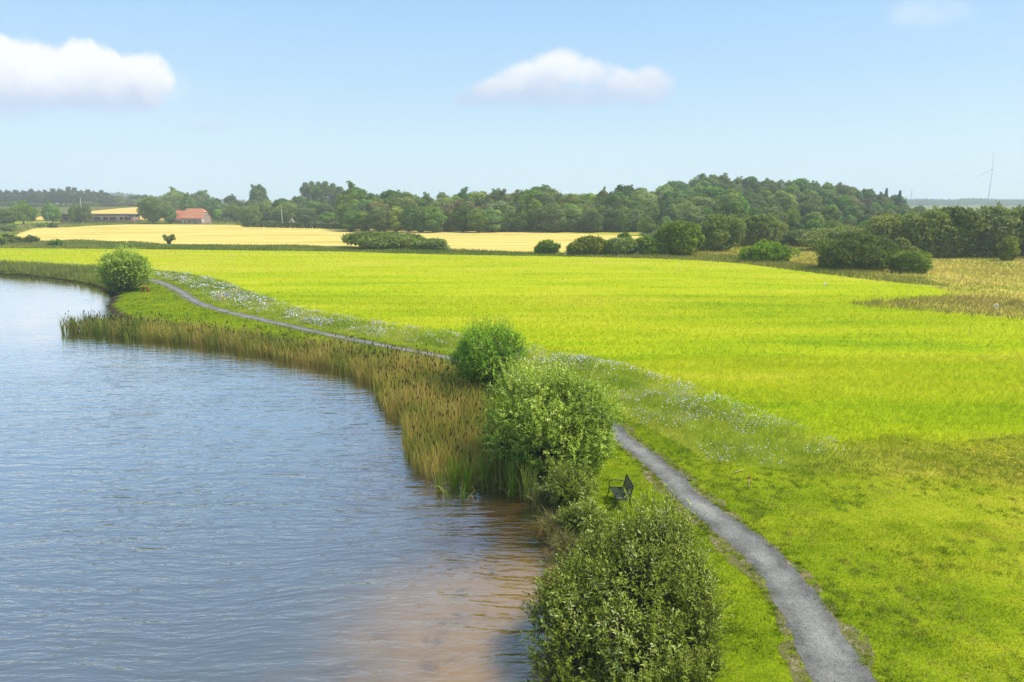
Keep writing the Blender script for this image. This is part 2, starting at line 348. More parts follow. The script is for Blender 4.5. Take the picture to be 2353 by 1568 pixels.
def make_water_mat():
    m, nt, out = newmat('water'); pos = worldpos(nt)
    warp = node(nt, 'ShaderNodeVectorMath', operation='ADD'); lnk(nt, pos, warp.inputs[0])
    nv = node(nt, 'ShaderNodeTexNoise', Scale=0.12, Detail=2.0); lnk(nt, pos, nv.inputs['Vector'])
    sc_ = node(nt, 'ShaderNodeVectorMath', operation='SCALE'); lnk(nt, nv.outputs['Color'], sc_.inputs[0]); sc_.inputs['Scale'].default_value = 2.2
    lnk(nt, sc_.outputs[0], warp.inputs[1])
    a = noise(nt, mapping(nt, warp.outputs[0], rot=(0, 0, R(-27)), scale=(0.20, 1.0, 1)), 1.9, 3, 0.55)
    b = noise(nt, mapping(nt, warp.outputs[0], rot=(0, 0, R(-38)), scale=(0.25, 1.0, 1)), 4.6, 2, 0.5)
    c = noise(nt, mapping(nt, pos, rot=(0, 0, R(-10)), scale=(0.5, 1.0, 1)), 11.0, 2, 0.5)
    hN = mth(nt, 'ADD', mth(nt, 'ADD', a, mth(nt, 'MULTIPLY', b, 0.32)), mth(nt, 'MULTIPLY', c, 0.09))
    calm = smooth(nt, noise(nt, pos, 0.05, 3), 0.3, 0.7)
    bn = node(nt, 'ShaderNodeBump', Distance=0.17); lnk(nt, hN, bn.inputs['Height'])
    sxw = nt.nodes.new('ShaderNodeSeparateXYZ'); lnk(nt, pos, sxw.inputs[0]); lee = mth(nt, 'ADD', 0.16, mth(nt, 'MULTIPLY', smooth(nt, sxw.outputs[1], 66, 16), 0.84))      # calmer in the lee of the far shore
    lnk(nt, mth(nt, 'MULTIPLY', lee, mth(nt, 'ADD', 0.6, mth(nt, 'MULTIPLY', calm, 0.4))), bn.inputs['Strength'])
    fr = node(nt, 'ShaderNodeLayerWeight', Blend=0.5); lnk(nt, bn.outputs[0], fr.inputs['Normal']); fl = node(nt, 'ShaderNodeLayerWeight', Blend=0.5)
    fc = mth(nt, 'ADD', mth(nt, 'MULTIPLY', fr.outputs['Facing'], 0.5), mth(nt, 'MULTIPLY', fl.outputs['Facing'], 0.5))
    fmix = mth(nt, 'ADD', 0.04, mth(nt, 'MULTIPLY', mth(nt, 'POWER', fc, 2.4), 1.32), clamp=True)
    gl = node(nt, 'ShaderNodeBsdfGlossy', Roughness=0.04); lnk(nt, bn.outputs[0], gl.inputs['Normal']); gl.inputs[0].default_value = (1,1,1,1)
    tr = nt.nodes.new('ShaderNodeBsdfTransparent'); tr.inputs[0].default_value = (0.88,0.84,0.76,1)
    ms = nt.nodes.new('ShaderNodeMixShader'); lnk(nt, fmix, ms.inputs[0]); lnk(nt, tr.outputs[0], ms.inputs[1]); lnk(nt, gl.outputs[0], ms.inputs[2])
    lnk(nt, ms.outputs[0], out.inputs[0]); return m
def make_field_mat():
    m, nt, out = newmat('green_crop'); pos = worldpos(nt)
    principled(nt, out, field_col(nt, pos), 1.0, 0.0, bump(nt, noise(nt, mapping(nt, pos, scale=(1, 0.7, 1)), 5.0, 4, 0.65), 0.5, 0.12)); return m
def make_gold_mat():
    m, nt, out = newmat('ripe_grain'); pos = worldpos(nt)
    st = noise(nt, mapping(nt, pos, (0, 0, 0), (0, 0, R(-6)), (0.16, 1.0, 1)), 0.11, 5, 0.6)
    fine = noise(nt, mapping(nt, pos, scale=(0.4, 1, 1)), 0.9, 4, 0.65)
    sx = nt.nodes.new('ShaderNodeSeparateXYZ'); lnk(nt, pos, sx.inputs[0])
    near = smooth(nt, sx.outputs[1], 205, 160); lft = smooth(nt, sx.outputs[0], -40, -130)
    f = mth(nt, 'ADD', st, mth(nt, 'MULTIPLY', mth(nt, 'SUBTRACT', fine, 0.5), 0.4))
    f = mth(nt, 'SUBTRACT', f, mth(nt, 'MULTIPLY', mth(nt, 'MULTIPLY', near, lft), 0.22))
    f = mth(nt, 'ADD', f, mth(nt, 'MULTIPLY', smooth(nt, sx.outputs[1], 380, 400), 0.12))
    c0 = ramp(nt, f, [(0.26,0.26,0.045),(0.46,0.36,0.075),(0.64,0.465,0.125),(0.72,0.55,0.19)], [0.25,0.38,0.5,0.75])
    c = mixc(nt, smooth(nt, sx.outputs[1], 380, 400), c0, (0.68,0.42,0.10))
    principled(nt, out, c, 0.9, 0.0, bump(nt, fine, 0.4, 0.3)); return m
def make_gravel_mat():
    m, nt, out = newmat('grey_gravel'); pos = worldpos(nt)
    big = noise(nt, pos, 0.8, 4, 0.6); fine = noise(nt, pos, 26.0, 4, 0.75); mid = noise(nt, pos, 9.0, 3, 0.6)
    f = mth(nt, 'ADD', mth(nt, 'MULTIPLY', big, 0.55), mth(nt, 'MULTIPLY', fine, 0.6))
    f = mth(nt, 'ADD', f, mth(nt, 'MULTIPLY', mth(nt, 'SUBTRACT', mid, 0.5), 0.3))
    xw = mth(nt, 'ABSOLUTE', mth(nt, 'SUBTRACT', mth(nt, 'ADD', attr(nt, 'rnd'), mth(nt, 'MULTIPLY', mth(nt, 'SUBTRACT', noise(nt, pos, 0.9, 4, 0.6), 0.5), 0.5)), 0.5))
    f = mth(nt, 'ADD', f, mth(nt, 'MULTIPLY', mth(nt, 'SUBTRACT', smooth(nt, xw, 0.42, 0.08), 0.6), 0.13))      # trodden paler middle, loose darker sides
    c = ramp(nt, f, [(0.055,0.051,0.043),(0.125,0.117,0.10),(0.185,0.173,0.148),(0.31,0.29,0.245)], [0.3,0.48,0.6,0.8])
    principled(nt, out, c, 0.95, 0.2, bump(nt, fine, 0.5, 0.02)); return m
def make_dirt_mat():
    m, nt, out = newmat('worn_verge'); pos = worldpos(nt)
    f = mth(nt, 'ADD', mth(nt, 'MULTIPLY', noise(nt, pos, 2.6, 6, 0.7), 0.75), mth(nt, 'MULTIPLY', noise(nt, pos, 19.0, 3, 0.7), 0.3))
    c = ramp(nt, f, [(0.12,0.17,0.006),(0.21,0.25,0.012),(0.11,0.10,0.035),(0.26,0.21,0.10),(0.38,0.31,0.21)], [0.30,0.45,0.52,0.60,0.74])
    principled(nt, out, c, 0.95, 0.1, bump(nt, noise(nt, pos, 30.0, 3), 0.5, 0.03)); return m

# ------------------------------------------------------------------ ground, lake bed, water
def axis(lo, hi, a, b, fine, grow):
    core = np.arange(a, b + 1e-6, fine); up = [b]; s = fine
    while up[-1] < hi: s *= grow; up.append(up[-1] + s)
    dn = [a]; s = fine
    while dn[-1] > lo: s *= grow; dn.append(dn[-1] - s)
    return np.concatenate([np.array(dn[1:])[::-1], core, np.array(up[1:])])
gx = np.clip(axis(-3600, 3600, -12, 10, 0.2, 1.04), -3650, 3650); gy = np.clip(axis(-90, 3800, 10, 46, 0.25, 1.032), -100, 3850)
GX, GY = np.meshgrid(gx, gy); X = GX.ravel(); Y = GY.ravel()
Z = hgt(X, Y)
nearm = (Y < 125) & (Y > -100) & (X > -430) & (X < 60)
s = np.full(len(X), 50.0); s[nearm] = shore_sd(X[nearm], Y[nearm])
land = np.where(s > 0, np.minimum(Z, WZ + 0.40*sstep(s, -0.3, 1.1) + 0.0), 0)
bedz = WZ + 0.40*0.118 - 0.115*np.abs(s); bedz = np.maximum(bedz, -3.0)
Z = np.where(s > 1.1, Z, np.where(s > 0, land, np.minimum(bedz, WZ + 0.05)))
md = np.zeros(len(X)); far = (Y > 60) & (Y < 260)
ins = inpoly(X, Y, meadow_poly)
md = np.where(ins, np.clip(polydist(X, Y, meadow_poly, True)/6, 0.35, 1), 0)
fl_in = inpoly(X, Y, flow_poly) | inpoly(X, Y, rough_poly); md = np.where(fl_in, 0.2, md)
md = np.where((Y > 160) | ((Y > 118) & (X < -30) & ~inpoly(X, Y, field_poly)), np.maximum(md, 0.45), md)
pxv = 1176.5 + FP*X/np.maximum(Y*math.cos(PITCH) + 2.2, 1)
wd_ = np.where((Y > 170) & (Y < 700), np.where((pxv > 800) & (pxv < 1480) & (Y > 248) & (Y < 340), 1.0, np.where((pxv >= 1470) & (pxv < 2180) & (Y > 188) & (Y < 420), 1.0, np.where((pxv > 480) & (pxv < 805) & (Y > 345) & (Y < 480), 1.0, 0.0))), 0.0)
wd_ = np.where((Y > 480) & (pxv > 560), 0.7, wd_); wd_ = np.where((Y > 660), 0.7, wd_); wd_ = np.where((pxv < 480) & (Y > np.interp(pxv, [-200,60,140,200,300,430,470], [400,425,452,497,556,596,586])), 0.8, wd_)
crop = np.zeros(len(X)); e_ = (Y > 20) & (Y < 75) & (np.abs(X) < 70)
crop[e_] = sstep(polydist(X[e_], Y[e_], field_poly, True)*np.where(inpoly(X[e_], Y[e_], field_poly), 1, -1) + 1.0*vnoise(X[e_], Y[e_], 1.7, 95) + 0.5*vnoise(X[e_], Y[e_], 0.6, 96), -2.6, 0.2)
ny, nx = GX.shape
I = np.arange(ny*nx).reshape(ny, nx)
F = np.stack([I[:-1,:-1], I[:-1,1:], I[1:,1:], I[1:,:-1]], -1).reshape(-1, 4)
under = (s[F] < -0.05).all(1)
def grid_obj(name, F, mat):
    used = np.unique(F); mp = np.full(len(X), -1); mp[used] = np.arange(len(used))
    b = MB(); b.add(np.stack([X, Y, Z], 1)[used], mp[F]); o = b.build(name, mat, smooth=True)
    a = o.data.attributes.new('meadow', 'FLOAT', 'POINT'); a.data.foreach_set('value', md[used].astype(np.float32))
    a = o.data.attributes.new('crop', 'FLOAT', 'POINT'); a.data.foreach_set('value', crop[used].astype(np.float32))
    a = o.data.attributes.new('wood', 'FLOAT', 'POINT'); a.data.foreach_set('value', wd_[used].astype(np.float32)); return o
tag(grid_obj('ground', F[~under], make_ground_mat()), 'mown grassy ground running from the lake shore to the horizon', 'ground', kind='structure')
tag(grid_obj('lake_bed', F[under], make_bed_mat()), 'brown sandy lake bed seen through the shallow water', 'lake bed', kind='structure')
b = MB(); b.add([(-430,-85,WZ),(60,-85,WZ),(60,125,WZ),(-430,125,WZ)], [(0,1,2,3)])
tag(b.build('water', make_water_mat()), 'rippled blue grey lake water reflecting the sky', 'water', kind='structure')

def flat_poly(name, poly, z, mat, step=0.0):
    from mathutils.geometry import tessellate_polygon
    pts = [Vector((a, c, z)) for a, c in poly]
    tris = tessellate_polygon([pts]); b = MB(); b.add([p[:] for p in pts], [tuple(t) for t in tris])
    o = b.build(name, mat); me = o.data
    me.update()
    if me.polygons and sum(p.normal.z * p.area for p in me.polygons) < 0: me.flip_normals()
    return o
def ragged(poly, step, amp, seed):
    q = resample(np.vstack([poly, poly[:1]]), step)[:-1]
    return q + amp*np.stack([vnoise(q[:,0], q[:,1], step*2.1, seed), vnoise(q[:,0], q[:,1], step*2.1, seed+1)], 1)
field_r = ragged(ragged(field_poly, 2.6, 0.55, 13), 0.6, 0.3, 11)
tag(flat_poly('field', field_r, 0.004, make_field_mat()), 'bright yellow green field of young crop beside the lake path', 'field', kind='structure')
gold_mat = make_gold_mat()
tag(flat_poly('golden_field', ragged(gold_poly, 3.0, 0.9, 15), 0.05, gold_mat), 'golden ripe grain field in front of the woods', 'field', kind='structure')
# rising golden field behind the farm
gpx = np.linspace(60, 470, 80); tt = np.linspace(0, 1, 40); dmx = np.interp(gpx, [60,140,200,300,430,470], [430,455,500,560,600,590])
AY = 392 + (dmx[None] - 392)*tt[:, None]; AX = (gpx[None] - 1176.5)/FP*(AY*math.cos(PITCH) + 2.2)
b = MB(); II = np.arange(80*40).reshape(40, 80)
b.add(np.stack([AX.ravel(), AY.ravel(), hgt(AX.ravel(), AY.ravel()) + 0.4], 1), np.stack([II[:-1,:-1], II[:-1,1:], II[1:,1:], II[1:,:-1]], -1).reshape(-1, 4))
tag(b.build('golden_slope', gold_mat, smooth=True), 'golden grain field on the slope behind the brick building', 'field', kind='structure')
# path and its worn margins
j1 = 0.10*vnoise(pc[:,0], pc[:,1], 0.35, 21) + 0.10*vnoise(pc[:,0], pc[:,1], 1.3, 22); j2 = 0.10*vnoise(pc[:,0], pc[:,1], 0.35, 23) + 0.10*vnoise(pc[:,0], pc[:,1], 1.3, 24)
def strip(name, a, b_, z, mat):
    n = len(a); V = np.vstack([np.c_[a, np.full(n, z)], np.c_[b_, np.full(n, z)]])
    b = MB(); b.add(V, [(i, n+i, n+i+1, i+1) for i in range(n-1)], 0, np.r_[np.zeros(n), np.ones(n)]); return b.build(name, mat)
tag(strip('path', pc - nrm*(pwid/2 + j1)[:,None], pc + nrm*(pwid/2 + j2)[:,None], 0.012, make_gravel_mat()), 'grey gravel footpath curving along the shore', 'path', kind='structure')
gb = MB(); n = 3800; i_ = rng.integers(0, 300, n); o_ = rng.normal(0, 0.36, n)*pwid[i_]; sx_ = pc[i_,0] + nrm[i_,0]*o_; sy_ = pc[i_,1] + nrm[i_,1]*o_ + rng.normal(0, 0.1, n); k = (sy_ < 40) & (sy_ > 11); sx_, sy_ = sx_[k], sy_[k]; n = len(sx_)
r_ = rng.uniform(0.008, 0.022, n)[:, None]; cc = np.c_[sx_, sy_, np.full(n, 0.016)]; oc = [np.array(v) for v in ((1,0,0),(0,1,0),(-1,0,0),(0,-1,0),(0,0,0.8),(0,0,-0.6))]
V_ = np.stack([cc + v*r_*rng.uniform(0.6, 1.3, (n, 1)) for v in oc], 1).reshape(-1, 3); fc_ = np.array([(0,1,4),(1,2,4),(2,3,4),(3,0,4),(1,0,5),(2,1,5),(3,2,5),(0,3,5)])
gb.add(V_, (np.arange(n)[:, None, None]*6 + fc_[None]).reshape(-1, 3), 0, np.repeat(rng.random(n), 6)); gm, gnt, gout = newmat('pebbles'); principled(gnt, gout, ramp(gnt, attr(gnt, 'rnd'), [(0.07,0.065,0.06),(0.22,0.21,0.19),(0.45,0.43,0.39)]), 0.9, 0.2)
tag(gb.build('gravel', gm), 'loose grey pebbles lying on the gravel path', 'gravel', kind='stuff')
k1 = 0.30 + 0.28*vnoise(pc[:,0], pc[:,1], 0.5, 25) + 0.25*vnoise(pc[:,0], pc[:,1], 2.0, 26); k2 = 0.26 + 0.25*vnoise(pc[:,0], pc[:,1], 0.5, 27) + 0.22*vnoise(pc[:,0], pc[:,1], 2.0, 28)
tag(strip('dirt_verge', pc - nrm*(pwid/2 + np.maximum(k1, 0.02))[:,None], pc + nrm*(pwid/2 + np.maximum(k2, 0.02))[:,None], 0.006, make_dirt_mat()), 'worn brown earth margins along the gravel path', 'verge', kind='structure')

# ------------------------------------------------------------------ plant materials
def leaf_mat(name, cols, pos=None, transl=0.3, objvar=0.28, gloss=0.25, rough=0.55, big=0.0):
    m, nt, out = newmat(name)
    c = ramp(nt, attr(nt, 'rnd'), cols, pos)
    oi = nt.nodes.new('ShaderNodeObjectInfo')
    if objvar:
        hs = nt.nodes.new('ShaderNodeHueSaturation'); lnk(nt, c, hs.inputs['Color'])
        lnk(nt, mth(nt, 'ADD', 0.5 - 0.03, mth(nt, 'MULTIPLY', oi.outputs['Random'], 0.05)), hs.inputs['Hue'])
        r2 = mth(nt, 'FRACT', mth(nt, 'MULTIPLY', oi.outputs['Random'], 17.3))
        lnk(nt, mth(nt, 'ADD', 1 - objvar, mth(nt, 'MULTIPLY', r2, 2*objvar)), hs.inputs['Value'])
        r3 = mth(nt, 'FRACT', mth(nt, 'MULTIPLY', oi.outputs['Random'], 41.7))
        lnk(nt, mth(nt, 'ADD', 0.85, mth(nt, 'MULTIPLY', r3, 0.3)), hs.inputs['Saturation'])
        c = hs.outputs[0]
    if big:
        f = noise(nt, worldpos(nt), big, 3, 0.6)
        c = mixc(nt, 1.0, c, ramp(nt, f, [(0.72,0.72,0.72),(1.2,1.17,1.1)], [0.3,0.7]), 'MULTIPLY')
    bs = nt.nodes.new('ShaderNodeBsdfPrincipled'); lnk(nt, c, bs.inputs['Base Color']); bs.inputs['Roughness'].default_value = rough; bs.inputs['Specular IOR Level'].default_value = gloss
    tl = nt.nodes.new('ShaderNodeBsdfTranslucent'); lnk(nt, mixc(nt, 1.0, c, (1.15,1.2,0.6), 'MULTIPLY'), tl.inputs[0])
    ms = nt.nodes.new('ShaderNodeMixShader'); ms.inputs[0].default_value = transl
    lnk(nt, bs.outputs[0], ms.inputs[1]); lnk(nt, tl.outputs[0], ms.inputs[2]); lnk(nt, ms.outputs[0], out.inputs[0]); return m
def plain(name, col, rough=0.7, spec=0.3, var=0.25, scale=3.0):
    m, nt, out = newmat(name)
    co = nt.nodes.new('ShaderNodeTexCoord')
    f = noise(nt, co.outputs['Object'], scale, 4, 0.6)
    c = ramp(nt, f, [tuple(v*(1-var) for v in col), tuple(min(1, v*(1+var)) for v in col)], [0.3, 0.7])
    principled(nt, out, c, rough, spec); return m
M = {}
M['bark'] = plain('bark', (0.10,0.075,0.05), 0.95, 0.1, 0.4, 4)
M['twig'] = plain('twig', (0.085,0.065,0.04), 0.9, 0.1, 0.4, 9)
M['oak'] = leaf_mat('oak_leaf', [(0.076,0.129,0.024),(0.153,0.248,0.038),(0.280,0.386,0.054),(0.434,0.515,0.079)], [0,0.4,0.8,1])
M['ash'] = leaf_mat('ash_leaf', [(0.087,0.134,0.039),(0.159,0.239,0.056),(0.272,0.352,0.082),(0.418,0.477,0.114)], [0,0.4,0.8,1])
M['lime'] = leaf_mat('lime_leaf', [(0.090,0.155,0.022),(0.190,0.291,0.038),(0.340,0.437,0.055),(0.521,0.582,0.086)], [0,0.4,0.8,1])
M['dark'] = leaf_mat('dark_leaf', [(0.051,0.091,0.021),(0.108,0.177,0.033),(0.191,0.281,0.048),(0.307,0.389,0.066)], [0,0.4,0.8,1])
M['olive'] = leaf_mat('olive_leaf', [(0.096,0.124,0.026),(0.174,0.218,0.041),(0.279,0.317,0.062),(0.402,0.417,0.091)], [0,0.4,0.8,1])
M['rust'] = leaf_mat('rusty_leaf', [(0.107,0.090,0.033),(0.215,0.163,0.055),(0.304,0.227,0.078),(0.375,0.293,0.100)], [0,0.4,0.8,1])
M['pine'] = leaf_mat('pine_needle', [(0.047,0.072,0.029),(0.079,0.114,0.044),(0.126,0.165,0.058)], None, 0.1)
M['hedge'] = leaf_mat('hedge_leaf', [(0.018,0.042,0.012),(0.042,0.090,0.019),(0.072,0.138,0.029)], None, 0.2, 0.05)

# ------------------------------------------------------------------ plant geometry
def unit(v): return v / (np.linalg.norm(v, axis=-1, keepdims=True) + 1e-9)
def rdir(n): return unit(rng.normal(size=(n, 3)))
def leaves(mb, base, d, nr, L, W, rnd, mat=0, fold=0.12):
    """kite-shaped leaves: base, left, tip, right"""
    d = unit(d); sdir = unit(np.cross(d, nr)); nn_ = np.cross(sdir, d)
    L = np.broadcast_to(L, len(base))[:, None]; W = np.broadcast_to(W, len(base))[:, None]
    mid = base + d*L*0.45 + nn_*L*fold
    V = np.stack([base, mid + sdir*W/2, base + d*L - nn_*L*fold*0.5, mid - sdir*W/2], 1).reshape(-1, 3)
    mb.add(V, np.arange(len(base)*4).reshape(-1, 4), mat, np.repeat(rnd, 4))
def blades(mb, p, h, wd, lean, rnd, mat=0):
    n = len(p); az = rng.uniform(0, 2*math.pi, n); a2 = rng.uniform(0, 2*math.pi, n)
    sx = np.stack([np.cos(az), np.sin(az), np.zeros(n)], 1) * (np.broadcast_to(wd, n)/2)[:, None]
    tip = p + np.stack([np.cos(a2)*lean*h, np.sin(a2)*lean*h, h], 1)
    V = np.stack([p - sx, p + sx, tip], 1).reshape(-1, 3)
    mb.add(V, np.arange(n*3).reshape(-1, 3), mat, np.repeat(rnd, 3))
def ribbons(mb, p, h, wd, lean, rnd, mat=0, az=None, droop=0.0):
    """long leaves rising from p, bending outwards"""
    n = len(p); az = rng.uniform(0, 2*math.pi, n) if az is None else az
    out = np.stack([np.cos(az), np.sin(az), np.zeros(n)], 1); side = np.stack([-np.sin(az), np.cos(az), np.zeros(n)], 1)
    tw = rng.uniform(0, math.pi, n)[:, None]; side = unit(side*np.cos(tw) + out*np.sin(tw))
    h = np.broadcast_to(h, n)[:, None]; wd = np.broadcast_to(wd, n)[:, None]; lean = np.broadcast_to(lean, n)[:, None]; up = np.array([0, 0, 1.0])
    droop = np.broadcast_to(droop, n)[:, None]
    c1 = p + up*h*0.38 + out*h*lean*0.22; c2 = p + up*h*(0.74 - 0.05*droop) + out*h*lean*0.62; c3 = p + up*h*(1.0 - 0.45*droop) + out*h*lean*(1.15 + 0.3*droop)
    V = np.stack([p - side*wd*0.45, p + side*wd*0.45, c1 - side*wd*0.5, c1 + side*wd*0.5, c2 - side*wd*0.4, c2 + side*wd*0.4, c3], 1).reshape(-1, 3)
    k = np.arange(n)[:, None]*7
    mb.add(V, np.concatenate([k + np.array([[0,1,3,2]]), k + np.array([[2,3,5,4]])]), mat, np.repeat(rnd, 7))
    mb.add(V, k + np.array([[4,5,6]]), mat, np.repeat(rnd, 7))
def sample_lobes(lobes, n, shell=0.15, inner=0.2):
    lob = np.array(lobes, float); wts = (lob[:,3]*lob[:,4] + lob[:,3]*lob[:,5] + lob[:,4]*lob[:,5]); wts /= wts.sum()
    idx = rng.choice(len(lob), n, p=wts); d = rdir(n)
    r = np.where(rng.random(n) < inner, rng.uniform(0.35, 0.9, n), 1 - np.abs(rng.normal(0, shell, n)))
    r = r * (1 + 0.13*vnoise(d[:,0]*3 + idx*5.3, d[:,2]*3 + d[:,1]*2, 0.8, 5)) * (1 + 0.10*np.sin(d[:,0]*7 + idx*1.7)*np.sin(d[:,1]*6 + idx) + 0.08*np.sin(d[:,2]*9 + idx*2.3))
    p = lob[idx,:3] + d*lob[idx,3:6]*r[:, None]
    keep = p[:,2] > 0.06
    for l in lob:                                          # thin out what is buried deep in another lobe
        q = (((p - l[:3])/l[3:6])**2).sum(1); keep &= ~((q < 0.42) & (rng.random(n) < 0.75))
    return p[keep], d[keep], idx[keep]
def make_bush(name, loc, lobes, ntw, leafL, leafW, K, mat, stems=70, twl=0.45, label='', cat='bush', group=None, upb=0.55, seedbase=None, tipdark=0.0, spikes=0, stemr=0.02):
    """a shrub: stems fan out from the base to the crown, each crown point carries a leafy twig"""
    root = empty(name, loc, 0, label, cat, group)
    p, d, li = sample_lobes(lobes, ntw)
    n = len(p)
    td = unit(d*0.7 + np.array([0, 0, upb]) + rng.normal(0, 0.38, (n, 3)))
    tl = twl*rng.uniform(0.55, 1.3, n)
    if spikes:                                              # upright shoots standing proud of the crown
        top = np.argsort(-p[:,2] + rng.random(n)*0.8)[:spikes]; td[top] = unit(np.array([0,0,1.0]) + d[top]*0.35 + rng.normal(0,0.18,(spikes,3))); tl[top] *= 2.0
    t = (np.arange(K) + 0.5)/K
    t = np.clip(t[None] + rng.normal(0, 0.06, (n, K)), 0, 1)
    base = p[:, None] + td[:, None]*(tl[:, None, None]*t[..., None])
    a1 = unit(np.cross(td, rdir(n))); a2 = np.cross(td, a1)
    ph = rng.uniform(0, 6.28, n)[:, None] + np.arange(K)[None]*2.4
    rad = a1[:, None]*np.cos(ph)[..., None] + a2[:, None]*np.sin(ph)[..., None]
    ld = td[:, None]*(0.35 + 0.7*t[..., None]) + rad*0.8 + rng.normal(0, 0.15, (n, K, 3))
    nr = td[:, None]*0.6 - rad*0.2 + np.array([0, 0, 0.7]) + rng.normal(0, 0.25, (n, K, 3))
    tone = np.clip(0.5 + rng.normal(0, 0.12, len(lobes))[li] + 0.16*rng.normal(size=n) + (0.30*(p[:,2]/max(p[:,2].max(), 0.1) - 0.55) if spikes else 0), 0, 1)[:, None] + rng.normal(0, 0.13, (n, K))  # spiked shrubs: paler young shoots on top, shade painted into lower leaf tone
    sz = rng.uniform(0.5, 1.35, n*K)
    mb = MB(); leaves(mb, base.reshape(-1, 3), ld.reshape(-1, 3), nr.reshape(-1, 3), leafL*sz, leafW*sz, np.clip(tone, 0, 1).ravel())
    mb.build('foliage', mat, root)
    sb = MB()
    tips = p[rng.choice(n, min(n, stems), replace=False)]
    for q in tips:
        b0 = np.array([q[0]*0.12 + rng.normal(0, 0.06), q[1]*0.12 + rng.normal(0, 0.06), -0.05])
        mid = b0*0.35 + q*0.65; mid[2] = q[2]*0.5 + rng.normal(0, 0.05)
        c = [b0, b0*0.6 + mid*0.4 + rng.normal(0, 0.04, 3), mid, mid*0.4 + q*0.6 + rng.normal(0, 0.03, 3), q]
        sb.tube(c, [stemr*1.6, stemr*1.3, stemr, stemr*0.7, stemr*0.35], 4, cap=False)
    # thin twigs
    k = rng.choice(n, min(n, stems*12), replace=False)
    for q, dd, l in zip(p[k], td[k], tl[k]): sb.tube([q - dd*l*0.8, q + dd*l*0.1, q + dd*l*0.95], [0.009, 0.007, 0.004], 3, cap=False)
    sb.build('branches', M['twig'], root)
    return root
def blob_lobes(c, r, n, spread=0.75, rr=(0.38, 0.6), flat=1.0):
    """lumpy crown: lobes spread through the ellipsoid r about c"""
    L = [(c[0], c[1], c[2], r[0]*0.66, r[1]*0.66, r[2]*0.66)]
    for _ in range(n):
        d = rdir(1)[0]
        if d[2] < -0.5: d[2] *= -1
        q = np.array(c) + d*np.array(r)*spread*random.uniform(0.7, 1.08); k = random.uniform(*rr)
        L.append((q[0], q[1], q[2], r[0]*k, r[1]*k, r[2]*k*flat))
    for _ in range(n):
        d = rdir(1)[0]; d[2] = abs(d[2]); q = np.array(c) + d*np.array(r)*random.uniform(0.85, 1.05); k = random.uniform(0.08, 0.17)*min(r)
        L.append((q[0], q[1], q[2], k*1.2, k*1.2, k*1.2))
    return L
# far trees: crowns of leaf clumps on many small lobes
def crown_mesh(H, W, z0, nl, leaf, cover, mat, egg=0.25, lr=(0.13, 0.24), shape='round', gaps=0.0):
    mb = MB(); hz = (H - z0)/2; zc = z0 + hz
    cs = []; rs = []
    tries = 0
    while len(cs) < nl and tries < 5000:
        tries += 1
        d = rdir(1)[0]; u = random.uniform(0.45, 1.0)**0.5
        q = d*u; zz = q[2]
        taper = 1.0 - egg*max(0, zz) - (0.35 if shape == 'cone' else 0)*(zz + 1)/2
        r = W*random.uniform(*lr)
        c = np.array([q[0]*(W/2 - r*0.7)*taper, q[1]*(W/2 - r*0.7)*taper, zc + zz*(hz - r*0.8)])
        if all(np.linalg.norm(c - o) > 0.55*min(r, ro) for o, ro in zip(cs, rs)): cs.append(c); rs.append(r)
    main = list(zip(cs, rs))
    for _ in range(26):                                    # stray sprays that break the outline
        d = rdir(1)[0]; d[2] = abs(d[2])*1.1 - 0.15; r = W*random.uniform(0.035, 0.075)
        c, ro = random.choice(main); out = unit(c - np.array([0, 0, zc]) + 1e-6); main.append((c + unit(out + d*0.7)*ro*random.uniform(0.85, 1.15), r))
    for c, r in main:
        n = int(cover*4*math.pi*r*r/(leaf*leaf*0.5)); d = rdir(n); d[:,2] = np.where((d[:,2] < -0.35) & (rng.random(n) < 0.6), -d[:,2], d[:,2])
        rad = r*(1 - np.abs(rng.normal(0, 0.14, n)))*np.where(rng.random(n) < 0.12, rng.uniform(1.0, 1.28, n), 1.0)*(1 + 0.12*np.sin(d[:,0]*8)*np.sin(d[:,1]*7 + r*9))
        p = c + d*rad[:, None]*np.array([1.05, 1.05, 0.85])
        nr = unit(d + rng.normal(0, 0.55, (n, 3))); t = unit(np.cross(nr, rdir(n)))
        sz = leaf*rng.uniform(0.6, 1.3, n)
        tone = np.clip(0.5 + random.gauss(0, 0.14) + rng.normal(0, 0.16, n), 0, 1)
        keep = p[:,2] > 0.1
        leaves(mb, (p - t*sz[:, None]*0.5)[keep], t[keep], nr[keep], sz[keep], (sz*0.8)[keep], tone[keep], 0, 0.1)
    return mb, cs, rs
def trunk_mesh(H, z0, r, cs, nlimb=9, lean=0.02):
    tb = MB(); top = H*0.72
    pts = [np.array([math.sin(i*1.3)*lean*H*i/5, math.cos(i*2.1)*lean*H*i/5, -0.3 + (top + 0.3)*i/5]) for i in range(6)]
    tb.tube(pts, [r*1.35, r, r*0.85, r*0.65, r*0.42, r*0.2], 7, cap=False)
    idx = np.linspace(0, len(cs)-1, min(nlimb, len(cs))).astype(int)
    for i in idx:
        c = cs[i]; z = max(z0*0.7, min(c[2]*0.62, top*0.95)); k = min(5, max(0, int((z+0.3)/(top+0.3)*5))); s0 = pts[k]
        m = s0*0.5 + c*0.5 + np.array([0, 0, -0.25])
        tb.tube([s0, m, c], [r*0.38, r*0.25, r*0.1], 5, cap=False)
    return tb
PROTO = {}
def proto(kind, name, H, W, z0, nl, leaf, cover, mat, tr, **kw):
    mb, cs, rs = crown_mesh(H, W, z0, nl, leaf, cover, M[mat], **kw)
    root = empty(name, (0, 0, -500)); mb.build('crown', M[mat], root); trunk_mesh(H, max(z0, 0.8), tr, cs).build('trunk', M['bark'], root)
    PROTO.setdefault(kind, []).append((root, H, W, name))
